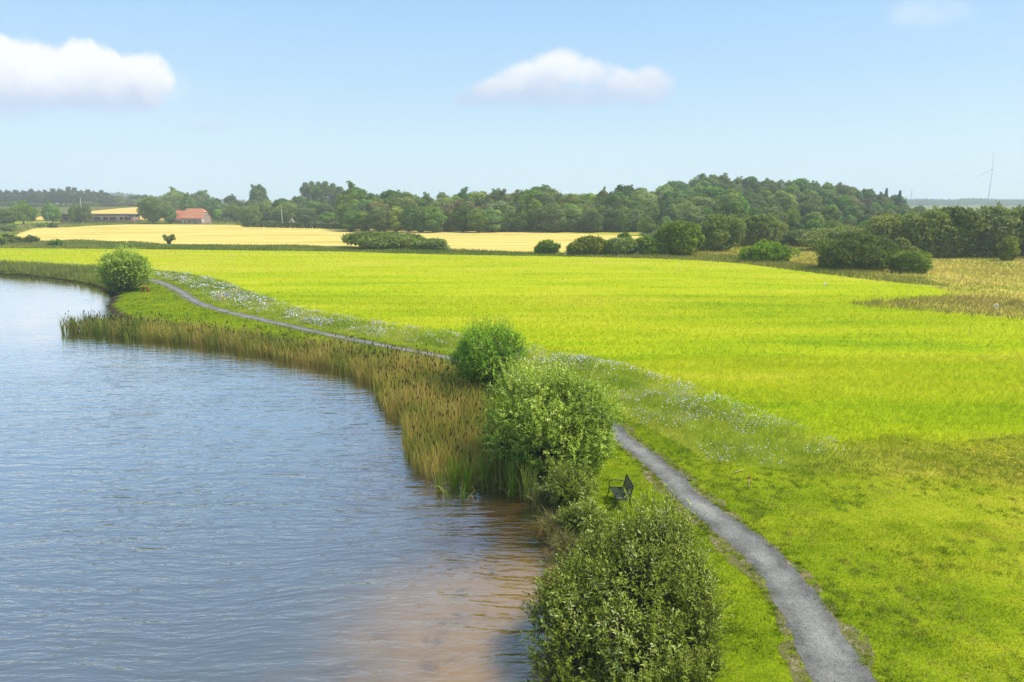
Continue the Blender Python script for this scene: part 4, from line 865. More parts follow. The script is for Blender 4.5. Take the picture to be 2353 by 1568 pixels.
# wildflower strip
M['stem'] = leaf_mat('meadow_stem', [(0.13,0.23,0.015),(0.30,0.38,0.035),(0.45,0.47,0.085),(0.56,0.50,0.16)], None, 0.45, 0, 0.1, 0.7, 0.35)
def petal(name, cols): return leaf_mat(name, cols, None, 0.25, 0, 0.1, 0.7)
M['white'] = petal('white_petal', [(0.62,0.60,0.58),(0.8,0.8,0.78)]); M['lilac'] = petal('lilac_petal', [(0.30,0.27,0.42),(0.48,0.44,0.60)])
M['blue'] = petal('blue_petal', [(0.12,0.15,0.5),(0.25,0.3,0.65)]); M['yellow'] = petal('yellow_petal', [(0.6,0.45,0.03),(0.75,0.6,0.05)]); M['orange'] = petal('orange_petal', [(0.6,0.22,0.05),(0.7,0.35,0.1)])
def flowers(name, poly, dens, hh, label, cat, fl=0.12, bladew=0.02, cull=1.0, mix=(0.52, 0.30, 0.08, 0.07, 0.03), clumpy=0.35, zmin=0.0):
    x0, y0 = poly.min(0); x1, y1 = poly.max(0); mb = MB(); n = int(dens*(x1-x0)*(y1-y0))
    x, y = scatter(n, x0-1.5, x1+1.5, y0-1.5, y1+1.5); sdp = polydist(x, y, poly, True)*np.where(inpoly(x, y, poly), 1, -1)
    q_ = sdp + 0.9*vnoise(x, y, 0.9, 56) + 0.7*vnoise(x, y, 2.6, 57)
    k = (rng.random(len(x)) < sstep(q_, -1.5, 1.2)) & frus(x, y); x, y, sdp = x[k], y[k], sdp[k]
    k = rng.random(len(x)) < np.clip((45/np.maximum(y, 20))**1.1, 0.1, 1.6)/1.6; x, y, sdp = x[k], y[k], sdp[k]; n = len(x)
    ed = np.clip((sdp + 0.8)/1.8, 0.35, 1); sc_ = np.clip(y/40, 0.8, 3)
    h_ = hh*rng.uniform(0.45, 1.25, n)*ed*(1 + 0.3*vnoise(x, y, 1.5, 51))
    tone = np.clip(0.42 + 0.34*vnoise(x, y, 2.2, 52) + 0.22*vnoise(x, y, 0.7, 58) + rng.normal(0, 0.14, n), 0, 1)
    p = np.c_[x, y, np.full(n, zmin)]; blades(mb, p, h_, bladew*sc_*rng.uniform(0.7, 1.5, n), 0.75, tone, 0)
    cl = vnoise(x, y, 1.1, 53) + 0.6*vnoise(x, y, 3.0, 54)
    f = (rng.random(n) < fl*np.clip(0.4 + 2.4*cl, 0.06, 3.2)*np.clip(y/50, 0.6, 0.95)) & (ed > 0.42); m = f.sum()
    fp = p[f] + np.c_[rng.normal(0, 0.05, m), rng.normal(0, 0.05, m), h_[f] + 0.02]
    kind = (cl[f]*1.0 + vnoise(x[f], y[f], 0.8, 55)*0.8 + rng.normal(0, 0.5, m)); order = np.searchsorted(np.cumsum(mix)[:-1], (np.argsort(np.argsort(kind)) + 0.5)/max(m, 1))
    nr = unit(np.array([0, 0, 1.0]) + rng.normal(0, 0.4, (m, 3))); t = unit(np.cross(nr, rdir(m))); sz = 0.07*np.clip(sc_[f], 0.8, 2.2)*rng.uniform(0.6, 1.4, m)
    for j in range(5):
        s_ = order == j
        if s_.any(): leaves(mb, fp[s_] - t[s_]*sz[s_][:, None]/2, t[s_], nr[s_], sz[s_], sz[s_]*0.85, rng.random(s_.sum()), j + 1, 0.0)
    return tag(mb.build(name, [M['stem'], M['white'], M['lilac'], M['blue'], M['yellow'], M['orange']]), label, cat, kind='stuff')
flowers('wildflowers', flow_poly, 170, 0.42, 'strip of tall wildflowers with white and lilac heads along the path', 'wildflowers', 0.42)
fs_poly = polyP([(-200,594),(0,603),(232,612),(240,620),(100,614),(0,611),(-200,603)])
flowers('wildflower_strip', fs_poly, 30, 0.6, 'distant pale flower strip between the far shore and the green field', 'wildflowers', 0.25, 0.05)
# rough grasses
M['rough'] = leaf_mat('rough_grass', [(0.14,0.20,0.01),(0.26,0.33,0.015),(0.36,0.37,0.04),(0.50,0.39,0.12)], None, 0.3, 0, 0.1, 0.7, 0.3)
M['straw'] = leaf_mat('straw_grass', [(0.22,0.24,0.03),(0.38,0.33,0.06),(0.54,0.41,0.11),(0.62,0.46,0.17)], None, 0.3, 0, 0.1, 0.7, 0.12)
M['verge'] = leaf_mat('verge_grass', [(0.12,0.17,0.025),(0.21,0.255,0.045),(0.31,0.31,0.075),(0.36,0.26,0.17)], None, 0.3, 0, 0.1, 0.7, 0.1)
def rough(name, poly, dens, hh, wd, mat, label, cat='grass', tone0=0.45, wn=3.0, seed=61, lean=0.6, extra=None, fuzz=0.0):
    x0, y0 = poly.min(0); x1, y1 = poly.max(0); n = int(dens*(x1-x0)*(y1-y0)); x, y = scatter(n, x0, x1, y0, y1); k = inpoly(x, y, poly) & frus(x, y, 14)
    if fuzz: k = (rng.random(n) < sstep(polydist(x, y, poly, True)*np.where(inpoly(x, y, poly), 1, -1) + fuzz*0.6*vnoise(x, y, 1.2, 81), -fuzz, fuzz*0.8)) & frus(x, y, 14)
    x, y = x[k], y[k]; n = len(x)
    v = vnoise(x, y, wn, seed); mb = MB(); sc_ = np.clip(y/45, 0.7, 5)
    blades(mb, np.c_[x, y, hgt(x, y) - 0.02], hh*rng.uniform(0.5, 1.3, n)*(1 + 0.45*v), wd*sc_*rng.uniform(0.7, 1.4, n), lean, np.clip(tone0 + 0.3*vnoise(x, y, wn*1.7, seed+1) + rng.normal(0, 0.15, n), 0, 1))
    mats = [mat]
    if extra is not None:
        e = extra(x, y); m = e.sum()
        p = np.c_[x[e], y[e], hh*rng.uniform(0.6, 1.1, m)]; nr = unit(np.array([0,0,1.0]) + rng.normal(0, 0.4, (m, 3))); t = unit(np.cross(nr, rdir(m)))
        leaves(mb, p, t, nr, 0.07, 0.06, rng.random(m), 1, 0); mats.append(M['yellow'])
    return tag(mb.build(name, mats), label, cat, kind='stuff')
ye = P(2340, 1068)
rough('rough_grass', rough_poly, 170, 0.28, 0.022, M['rough'], 'rough uncut grass and weeds between the lawn and the bright field', fuzz=1.3, extra=lambda x, y: ((rng.random(len(x)) < 0.10*np.exp(-((x-ye.x)**2 + (y-ye.y)**2)/4)) | (rng.random(len(x)) < 0.002)))
rough('meadow_grass', meadow_poly, 6, 0.45, 0.05, M['straw'], 'dry straw coloured meadow grass at the right of the field', wn=7.0, tone0=0.5)
M['brown'] = leaf_mat('brown_grass', [(0.14,0.16,0.03),(0.24,0.22,0.06),(0.33,0.27,0.09),(0.38,0.27,0.12)], None, 0.3, 0, 0.1, 0.7, 0.12)
tongue_poly = polyP([(1955,700),(2050,691),(2165,680),(2280,684),(2420,700),(2420,741),(2353,735),(2150,718),(2000,705)])
rough('brown_grass', tongue_poly, 16, 0.4, 0.05, M['brown'], 'tongue of olive brown grass cutting into the green field', wn=5.0, tone0=0.5, fuzz=1.2)
verge_poly = polyP([(-300,566),(0,560),(80,556),(173,554),(314,559),(400,563),(560,565),(700,566),(800,569),(1000,576),(1250,582),(1330,583),(1520,575),(1560,580),(1700,590),(1880,612),(2000,628),(2120,640),(2185,660),(2120,656),(2020,646),(1880,629),(1700,606),(1600,599),(1500,595),(1250,589),(1030,586),(790,579),(560,576),(300,573),(0,571),(-300,573)])
rough('verge_grass', verge_poly, 14, 0.55, 0.05, M['verge'], 'tall dark grass and heather in the verge between the two fields', wn=9.0, tone0=0.42, lean=0.45)
far_poly = polyP([(-100,546),(25,545),(80,525),(160,522),(314,515),(552,517),(552,513),(400,511),(250,510),(100,514),(-100,520)])
rough('far_grass', far_poly, 1.2, 0.7, 0.07, M['verge'], 'rough green grass before the farm buildings', wn=15.0, tone0=0.5)
shore_l = np.array([q_ for q_ in shore if q_[1] > 84]); so = np.argsort(shore_l[:,0]); shore_l = shore_l[so]
sg_poly = np.vstack([shore_l + np.array([0, -0.6]), (shore_l + np.array([0.5, 7.5]))[::-1]])
rough('shore_grass', sg_poly, 26, 1.0, 0.055, M['verge'], 'tangled brown green grass along the far lake shore', wn=4.0, tone0=0.55, lean=0.5)
sn = shore[(shore[:,1] < 27) & (shore[:,1] > 8)]
sn_poly = np.vstack([sn + np.array([-0.25, 0]), (sn + np.array([1.1, 0]))[::-1]])
rough('bank_grass', sn_poly, 240, 0.38, 0.016, M['sedge'], 'long grass on the near bank under the willows', wn=1.0, tone0=0.3, lean=0.9)

# ------------------------------------------------------------------ reeds
REED = [(150,766),(250,776),(400,791),(530,808),(640,828),(740,850),(830,878),(862,905),(868,942),(925,985),(930,1045),(975,1105),(1060,1112),(1130,1130),(1200,1135),(1225,1105),(1165,1060),(1140,985),(1100,925),(1040,866),(915,838),(780,820),(640,797),(500,780),(400,766),(300,753),(240,752),(152,757)]
reed_poly = ragged(polyP(REED, WZ), 0.7, 0.3, 71)
M['reed'] = leaf_mat('reed_leaf', [(0.16,0.23,0.04),(0.31,0.32,0.06),(0.52,0.40,0.10),(0.70,0.49,0.17),(0.75,0.56,0.26)], [0,0.3,0.55,0.8,1], 0.48, 0, 0.15, 0.6, 0.5)
M['cattail'] = plain('cattail_head', (0.045,0.022,0.012), 0.9, 0.1, 0.3, 20)
x0, y0 = reed_poly.min(0); x1, y1 = reed_poly.max(0); n = int(110*(x1-x0)*(y1-y0)); x, y = scatter(n, x0, x1, y0, y1); k = inpoly(x, y, reed_poly); x, y = x[k], y[k]
k = (rng.random(len(x)) < np.clip(34/y, 0.45, 1)) & (vnoise(x, y, 0.7, 72) > -0.62); x, y = x[k], y[k]; n = len(x)
mb = MB(); cx = x - 0.10*np.floor(0) ; front = polydist(x, y, polyP(REED[:15], WZ))
h_ = 1.72*rng.uniform(0.62, 1.08, n)*(1 + 0.12*vnoise(x, y, 1.6, 73))*np.clip(0.72 + 0.28*front/0.8, 0.72, 1)
lft = np.clip((-30 - x)/4, 0, 1)
tone = np.clip(0.43 + 0.26*vnoise(x, y, 1.7, 74) + rng.normal(0, 0.2, n) - 0.28*lft, 0, 1)
ribbons(mb, np.c_[x, y, np.full(n, WZ - 0.15)], h_, 0.024*np.clip(y/30, 1, 1.8)*rng.uniform(0.8, 1.3, n), rng.uniform(0.02, 0.34, n), tone, 0, None, np.where(rng.random(n) < 0.30, 1.2, 0.08))
kk = rng.choice(n, int(n*0.055), replace=False)
for i in kk:
    if front[i] < 0.3: continue
    z = WZ + h_[i]*random.uniform(0.84, 1.03); l = random.uniform(0.15, 0.23); a, c = random.gauss(0, 0.03), random.gauss(0, 0.03); s_ = max(1.0, min(1.5, y[i]/32))
    b0 = np.array([x[i], y[i], z]); d = np.array([a, c, 1.0])
    mb.tube([b0 - d*l/2, b0 - d*l*0.3, b0 + d*l*0.3, b0 + d*l/2], [0.009*s_, 0.019*s_, 0.019*s_, 0.009*s_], 5, 1)
    mb.tube([(x[i], y[i], WZ), b0, b0 + d*(l/2 + 0.1)], [0.007, 0.006, 0.004], 3, 0, 0.5, cap=False)
tag(mb.build('reeds', [M['reed'], M['cattail']]), 'broad belt of brown and green cattail reeds along the lake', 'reeds', kind='stuff')
# single cattail clumps standing in the open water before the belt
M['reedg'] = leaf_mat('green_reed_leaf', [(0.16,0.24,0.03),(0.22,0.32,0.04),(0.30,0.36,0.06),(0.46,0.38,0.09)], None, 0.35, 0.1)
CL_ = [(1010,1128,1.2,26,'short green cattail clump at the front left corner of the reeds'),(1045,1118,1.5,40,'broad bright green cattail clump in front of the reed belt'),(1075,1126,1.5,24,'cattail clump next right of the broad green one'),(1028,1142,0.7,10,'low green shoot standing alone in the water left'),
       (1062,1148,0.9,14,'low yellow footed shoot standing furthest out in the water'),(1110,1118,1.7,30,'tall yellow green cattail clump at the gap in the reeds'),(1152,1112,1.6,20,'thin cattail clump right of the gap in the reeds'),(1178,1138,1.8,46,'tall cattail clump with broken straw leaves at its foot'),
       (1208,1148,1.7,40,'dense cattail clump with orange foot beside the willow'),(1225,1150,1.4,18,'cattail clump tucked under the big willow'),(1238,1154,1.1,16,'rightmost cattail clump standing alone by the sedge')]
for px, py, hh, nb, lb in CL_:
    q = P(px, py, WZ); mb = MB(); p = np.c_[rng.normal(0, 0.07, nb), rng.normal(0, 0.07, nb), np.full(nb, -0.2)]
    ribbons(mb, p, (hh + 0.2)*rng.uniform(0.6, 1.05, nb), 0.028, rng.uniform(0.05, 0.28, nb), rng.random(nb)*0.75, 0)
    k = max(4, nb//5); ribbons(mb, np.c_[rng.normal(0, 0.12, k), rng.normal(0, 0.12, k), np.full(k, -0.05)], 0.6, 0.024, rng.uniform(0.5, 1.3, k), np.full(k, 0.97), 0, None, 1.3)
    tag(mb.build('cattail_clump', M['reedg'], loc=(q.x, q.y, WZ)), lb, 'cattail', 'single cattail clumps in the shallow water')

# ------------------------------------------------------------------ bench
M['black'] = plain('black_steel', (0.022,0.022,0.025), 0.45, 0.5, 0.2, 6)
q = P(1421, 1130); root = empty('bench', (3.98, 23.6, 0), R(-90 + 3.5), 'black slatted metal bench with curved armrests facing the lake', 'bench')
# local: x along the bench, -y is the front
L = 1.14
b = MB()
for i in range(8): b.box((0, -0.24 + i*0.066, 0.43 - 0.010*i), (L, 0.042, 0.022))
for sx in (-1, 1): b.box((sx*(L/2 - 0.02), -0.01, 0.405), (0.04, 0.52, 0.03))
b.build('seat', M['black'], root)
b = MB(); ca, sa = math.cos(R(14)), math.sin(R(14))
for i in range(6):
    t = 0.06 + i*0.078; b.box((0, 0.26 + t*sa, 0.44 + t*ca), (L - 0.06, 0.02, 0.05), M=[(1,0,0),(0,ca,sa),(0,-sa,ca)])
for sx in (-1, 1): b.tube([(sx*(L/2 - 0.02), 0.25, 0.38), (sx*(L/2 - 0.02), 0.25 + 0.5*sa, 0.44 + 0.5*ca)], 0.018, 6)
b.tube([(-L/2 + 0.02, 0.25 + 0.5*sa, 0.44 + 0.5*ca), (L/2 - 0.02, 0.25 + 0.5*sa, 0.44 + 0.5*ca)], 0.018, 6)
b.build('backrest', M['black'], root)
for sx in (-1, 1):
    X0 = sx*(L/2 + 0.01); b = MB()
    b.tube([(X0,-0.27,0.42),(X0,-0.285,0.54),(X0,-0.26,0.63),(X0,-0.19,0.68),(X0,-0.08,0.695),(X0,0.05,0.685),(X0,0.18,0.66),(X0,0.31,0.63)], 0.018, 6); b.build('armrest', M['black'], root)
    b = MB(); b.tube([(X0,-0.265,0.43),(X0,-0.30,0.2),(X0,-0.34,0.0)], 0.018, 6); b.build('leg', M['black'], root)
    b = MB(); b.tube([(X0,0.25,0.40),(X0,0.30,0.2),(X0,0.37,0.0)], 0.018, 6); b.build('leg', M['black'], root)
# ------------------------------------------------------------------ stakes, stool, markers
M['wood'] = plain('pale_wood', (0.52,0.33,0.13), 0.8, 0.2, 0.25, 9); M['red'] = plain('red_paint', (0.32,0.035,0.02), 0.7, 0.3, 0.2, 9)
M['rwood'] = plain('red_brown_wood', (0.22,0.065,0.03), 0.8, 0.2, 0.3, 8); M['wpaint'] = plain('white_paint', (0.78,0.77,0.72), 0.6, 0.3, 0.08, 5)
q = P(1718, 1126); root = empty('wooden_stake', (q.x, q.y, 0), 0, 'pale wooden stake with a red top standing on the lawn', 'stake')
b = MB(); b.box((0.012,0,0.22), (0.045,0.03,0.5), 0.3, M=[(1,0,0.05),(0,1,0),(0,0,1)]); b.build('post', M['wood'], root); b = MB(); b.box((0.028,0,0.52), (0.047,0.032,0.10), 0.3, M=[(1,0,0.05),(0,1,0),(0,0,1)]); b.build('painted_tip', M['red'], root)
q = P(1697, 1086); b = MB(); b.box((0,0,0.06), (0.55,0.035,0.02), R(35)); tag(b.build('wooden_lath', M['wood'], loc=(q.x, q.y, 0.0)), 'loose wooden lath lying in the grass behind the red topped stake', 'stake')
def stake(px, py, hh, lb, mat='wood', ring=False, cap=False, g=None):
    q = P(px, py); root = empty('marker_post' if (ring or cap) else 'wooden_stake', (q.x, q.y, 0), 0, lb, 'marker' if (ring or cap) else 'stake', g)
    b = MB(); b.tube([(0,0,-0.1),(0.01,0,hh*0.6),(0.015,0,hh)], 0.022 if not ring else 0.02, 6); b.build('post', M[mat], root)
    if cap: b = MB(); b.box((0,0,hh), (0.16,0.05,0.16)); b.build('plate', M['wpaint'], root)
    if ring:
        b = MB(); a = np.arange(17)*2*math.pi/16; b.tube(np.c_[0.17*np.cos(a), np.full(17, -0.03), hh + 0.15 + 0.17*np.sin(a)], 0.045, 6, cap=False); b.build('ring', M['wpaint'], root)
stake(1895, 663, 0.45, 'white ring marker on a short post in the green field', 'wpaint', ring=True)
stake(2287, 716, 0.45, 'white ring marker in the dry meadow at the right', 'wpaint', ring=True)
stake(1560, 626, 1.0, 'thin marker post with a white plate near the field corner', 'wood', cap=True)
stake(2228, 772, 0.85, 'pale stake standing in the crop at the right below the meadow tongue')
stake(1035, 770, 0.6, 'short orange stake at the flower strip edge left of the green bush', 'rwood')
stake(535, 592, 0.5, 'tiny white topped marker in the far left of the bright field', 'wood', cap=True)
stake(756, 583, 0.5, 'white plate marker at the left foot of the long verge bush', 'wood', cap=True)
stake(1649, 594, 0.5, 'white plate marker in the verge right of the lone round bush', 'wood', cap=True) if False else stake(1298, 592, 0.6, 'white plate marker in the verge right of the lone round bush', 'wood', cap=True)
q = P(335, 671); root = empty('stool', (q.x, q.y, 0), 0.3, 'red brown wooden stool on the lawn beside the far willow bush', 'stool')
b = MB(); a = np.arange(10)*2*math.pi/10
b.tube([(0,0,0.52),(0,0,0.60),(0,0,0.64)], [0.36,0.37,0.34], 10); b.build('seat', M['rwood'], root)
for i in range(4):
    b = MB(); t = i*math.pi/2 + 0.78; b.tube([(math.cos(t)*0.22, math.sin(t)*0.22, 0.53), (math.cos(t)*0.44, math.sin(t)*0.44, 0.0)], [0.075,0.085], 6); b.build('leg', M['rwood'], root)

# ------------------------------------------------------------------ buildings
def brick(name, c1, c2):
    m, nt, out = newmat(name); co = nt.nodes.new('ShaderNodeTexCoord')
    f = mth(nt, 'ADD', mth(nt, 'MULTIPLY', noise(nt, co.outputs['Object'], 0.9, 5, 0.6), 0.6), mth(nt, 'MULTIPLY', noise(nt, mapping(nt, co.outputs['Object'], scale=(3, 3, 10)), 1.5, 2), 0.4))
    principled(nt, out, ramp(nt, f, [c1, c2], [0.35, 0.65]), 0.9, 0.15); return m
M['brick'] = brick('pale_red_brick', (0.30,0.19,0.16), (0.42,0.28,0.24)); M['brickd'] = brick('brown_brick', (0.22,0.13,0.10), (0.33,0.21,0.16))
M['tile'] = brick('orange_roof_tile', (0.50,0.185,0.10), (0.60,0.245,0.13)); M['tiled'] = brick('red_roof_tile', (0.42,0.12,0.06), (0.52,0.17,0.09))
M['glass'] = plain('window_glass', (0.035,0.04,0.05), 0.15, 0.6, 0.2, 2); M['fascia'] = plain('dark_fascia', (0.05,0.055,0.07), 0.7, 0.3, 0.2, 1); M['cream'] = plain('cream_render', (0.55,0.45,0.33), 0.8, 0.2, 0.1, 1)
M['steel'] = plain('grey_steel', (0.35,0.36,0.38), 0.5, 0.4, 0.1, 3); M['ply'] = plain('weathered_ply', (0.48,0.40,0.26), 0.8, 0.2, 0.2, 2)
def window(parent, c, w_, h_, face, frame='wpaint', pn=1):
    """face: 'y' wall looking to -y, 'x' wall looking to +x"""
    f = MB(); t = 0.08
    def bx(mb, u, z, a, c_, dep, off):
        if face == 'y': mb.box((c[0] + u, c[1] - off, c[2] + z), (a, dep, c_))
        else: mb.box((c[0] + off, c[1] + u, c[2] + z), (dep, a, c_))
    for sgn in (-1, 1): bx(f, sgn*(w_/2 - t/2), 0, t, h_, 0.08, 0.03); bx(f, 0, sgn*(h_/2 - t/2), w_ - 2*t, t, 0.08, 0.03)
    for k in range(1, pn): bx(f, -w_/2 + w_*k/pn, 0, t, h_ - 2*t, 0.08, 0.03)
    fr = f.build('window', M[frame], parent)
    g = MB(); bx(g, 0, 0, w_ - t, h_ - t, 0.03, 0.015); g.build('pane', M['glass'], fr); return fr
def door(parent, c, w_, h_, face):
    d = MB(); d.box((c[0] - (0 if face == 'y' else -0.04), c[1] - (0.04 if face == 'y' else 0), c[2]), (w_, 0.08, h_) if face == 'y' else (0.08, w_, h_)); o = d.build('door', M['wpaint'], parent)
    g = MB(); g.box((c[0] + (0 if face == 'y' else 0.09), c[1] - (0.09 if face == 'y' else 0), c[2] + h_*0.16), (w_*0.5, 0.03, h_*0.45) if face == 'y' else (0.03, w_*0.5, h_*0.45)); g.build('pane', M['glass'], o); return o
# farmhouse
dh = 338; qa = PD(451, 511.5, dh); root = empty('farmhouse', (qa.x, dh, 0.0), R(-12.6), 'brick farmhouse with a bright orange tiled roof and white windows', 'house')
L_, W_, E_, RG = 11.2, 7.2, 3.0, 7.2; hx, hy = L_/2, W_/2; cut = 5.6        # half-hipped ends
b = MB()
b.add([(-hx,-hy,-0.3),(hx,-hy,-0.3),(hx,-hy,E_),(-hx,-hy,E_)], [(0,1,2,3)]); b.add([(-hx,hy,-0.3),(hx,hy,-0.3),(hx,hy,E_),(-hx,hy,E_)], [(3,2,1,0)])
yc = hy*(1 - (cut - E_)/(RG - E_))
for sx in (-1, 1): b.add([(sx*hx,-hy,-0.3),(sx*hx,hy,-0.3),(sx*hx,hy,E_),(sx*hx,yc,cut),(sx*hx,-yc,cut),(sx*hx,-hy,E_)], [(0,1,2,3,4,5)])
b.build('wall', M['brick'], root)
r = MB(); o_ = 0.35; ev = E_ - o_*(RG - E_)/hy; hr = hx - 1.4; t_ = 0.14
for sy in (-1, 1):
    top = [(-hr,0,RG),(hr,0,RG),(hx + 0.25,sy*yc,cut),(hx + 0.25,sy*(hy + o_),ev),(-hx - 0.25,sy*(hy + o_),ev),(-hx - 0.25,sy*yc,cut)]
    V_ = [(x_, y_, z_ + 0.05) for x_, y_, z_ in top] + [(x_, y_, z_ + 0.05 + t_) for x_, y_, z_ in top]
    k = 6; r.add(V_, [tuple(range(6)), tuple(range(11, 5, -1))]); r.add(V_, [(i, (i+1) % 6, 6 + (i+1) % 6, 6 + i) for i in range(6)])
for sx in (-1, 1):
    tr = [(sx*hr,0,RG + 0.05 + t_),(sx*(hx + 0.25),yc,cut + 0.05 + t_),(sx*(hx + 0.25),-yc,cut + 0.05 + t_)]; r.add(tr + [(a_, c_, z_ - t_) for a_, c_, z_ in tr], [(0,1,2),(5,4,3)]); r.add(tr + [(a_, c_, z_ - t_) for a_, c_, z_ in tr], [(1,4,5,2)])
rf = r.build('roof', M['tile'], root)
door(root, (-4.8, -hy, 1.0), 1.0, 2.1, 'y'); window(root, (-2.8, -hy, 1.55), 0.55, 1.2, 'y'); window(root, (-0.9, -hy, 1.55), 1.1, 1.4, 'y'); window(root, (2.2, -hy, 1.5), 2.0, 1.5, 'y', pn=3)
door(root, (hx, -2.4, 1.0), 1.2, 2.1, 'x'); window(root, (hx, -0.7, 4.5), 0.75, 1.1, 'x'); window(root, (hx, 0.8, 4.5), 0.75, 1.1, 'x'); window(root, (hx, 1.6, 1.6), 0.6, 0.5, 'x')
# red roofed annex behind
qa = PD(417, 511, 350); root = empty('annex_house', (qa.x, 350, 0), R(-12.6), 'lower red roofed house half hidden left of the orange farmhouse', 'house')
b = MB(); hx, hy, E_, RG = 5.5, 3.6, 2.6, 6.2
b.box((0,0,E_/2 - 0.15), (2*hx, 2*hy, E_ + 0.3)); b.build('wall', M['brickd'], root)
r = MB(); o_ = 0.3; V_ = [(-hx-o_,-hy-o_,E_),(hx+o_,-hy-o_,E_),(hx+o_,hy+o_,E_),(-hx-o_,hy+o_,E_),(-hx+2.5,0,RG),(hx-3.2,0,RG)]
r.add(V_, [(0,1,5,4),(2,3,4,5)]); r.add(V_, [(1,2,5),(3,0,4)]); r.add(V_, [(3,2,1,0)]); rf = r.build('roof', M['tiled'], root)
c_ = MB(); c_.box((hx - 2.0, -0.6, RG - 0.4), (0.5,0.5,4.4)); c_.box((hx - 2.0, -0.6, RG + 1.85), (0.62,0.62,0.2)); c_.build('chimney', M['fascia'], rf)
window(root, (3.2, -hy, 1.4), 1.0, 1.2, 'y')
# long brick building
qa = PD(222, 511, 352); root = empty('brick_building', (qa.x, 352, 0), R(4), 'long low brick building with a dark flat roof edge', 'building')
b = MB(); b.box((0,4,1.75), (36,8,4.1)); b.build('wall', M['brickd'], root)
b = MB(); b.box((0,4,4.1), (37.2,9.2,0.75)); b.build('roof', M['fascia'], root)
for xx, ww in ((-15,2.0),(-11.5,2.4),(-4.5,1.6),(0.5,3.0),(4.6,2.0),(8.2,3.2),(12.4,1.6),(15.3,3.0)): window(root, (xx, 0, 2.3), ww, 1.5, 'y', 'fascia', 2)
d = MB(); d.box((-8, -0.05, 1.3), (1.5,0.1,2.4)); d.build('door', M['fascia'], root)
b = MB(); qa = PD(230, 511, 345); b.add([(-9,-2.5,0.02),(14,-4.5,0.02),(15,-1.5,0.02),(-4,2.0,0.02)], [(0,1,2,3)]); tag(b.build('forecourt', M['steel'], loc=(qa.x, 345, 0.06)), 'pale paved forecourt before the long brick building', 'pavement', kind='structure')
# bungalow and playhouse
qa = PD(786, 516, 330); root = empty('bungalow', (qa.x, 333, 0), R(10), 'pale bungalow gable peeping out beside the wood edge', 'house')
b = MB(); b.add([(-3,0,-0.3),(3,0,-0.3),(3,0,2.4),(0,0,4.3),(-3,0,2.4)], [(0,1,2,3,4)]); b.add([(-3,8,-0.3),(3,8,-0.3),(3,8,2.4),(0,8,4.3),(-3,8,2.4)], [(4,3,2,1,0)])
b.add([(-3,0,-0.3),(-3,8,-0.3),(-3,8,2.4),(-3,0,2.4)], [(0,1,2,3)]); b.add([(3,0,-0.3),(3,8,-0.3),(3,8,2.4),(3,0,2.4)], [(3,2,1,0)]); b.build('wall', M['wpaint'], root)
r = MB()
for sx in (-1, 1): V_ = [(0,-0.5,4.4),(0,8.5,4.4),(sx*3.6,8.5,2.1),(sx*3.6,-0.5,2.1)]; r.add(V_ + [(x_, y_, z_ + 0.15) for x_, y_, z_ in V_], [(0,1,2,3),(7,6,5,4),(0,3,7,4),(2,6,7,3)])
r.build('roof', M['cream'], root); window(root, (0.9,0,1.5), 1.4, 1.2, 'y'); window(root, (-1.3,0,1.5), 1.2, 1.2, 'y')
qa = PD(855, 519, 318); qa = PD(855 - 0, 519, 318)
qa = PD(855 if False else 670 + 0, 519, 318)
qa = PD(int((650 + 963*500/2353)*0.7843), 519, 316); root = empty('playhouse', (qa.x, 316, 0), R(8), 'little wooden playhouse with a pointed roof behind the clipped hedge', 'playhouse')
b = MB(); b.add([(-0.9,0,-0.2),(0.9,0,-0.2),(0.9,0,1.7),(0,0,3.0),(-0.9,0,1.7)], [(0,1,2,3,4)]); b.add([(-0.9,1.6,-0.2),(0.9,1.6,-0.2),(0.9,1.6,1.7),(0,1.6,3.0),(-0.9,1.6,1.7)], [(4,3,2,1,0)])
for sx in (-1, 1): b.add([(sx*0.9,0,-0.2),(sx*0.9,1.6,-0.2),(sx*0.9,1.6,1.7),(sx*0.9,0,1.7)], [(0,1,2,3)])
b.build('wall', M['ply'], root); r = MB()
for sx in (-1, 1): V_ = [(0,-0.2,3.1),(0,1.8,3.1),(sx*1.25,1.8,1.35),(sx*1.25,-0.2,1.35)]; r.add(V_ + [(x_, y_, z_ + 0.08) for x_, y_, z_ in V_], [(0,1,2,3),(7,6,5,4),(0,3,7,4),(2,6,7,3)])
r.build('roof', M['ply'], root); g = MB(); g.box((0,-0.03,1.5), (0.7,0.05,0.7)); g.build('window', M['glass'], root)
# clipped hedge
ha = P(556, 522); hb = P(800, 527); root = MB(); n = 5200; t = rng.random(n)
c0 = np.array([ha.x, ha.y, 0]); c1 = np.array([hb.x, hb.y, 0]); nv = np.array([-(c1-c0)[1], (c1-c0)[0], 0]); nv /= np.linalg.norm(nv)
p = c0 + (c1 - c0)*t[:, None] + nv*rng.uniform(-0.6, 0.6, n)[:, None]; p[:,2] = np.minimum(1.75, rng.uniform(0, 2.2, n)) + rng.normal(0, 0.05, n)
leaves(root, p, rdir(n), rdir(n), 0.5, 0.4, rng.random(n)); tag(root.build('hedge', M['hedge']), 'clipped dark green hedge along the back of the golden field', 'hedge')
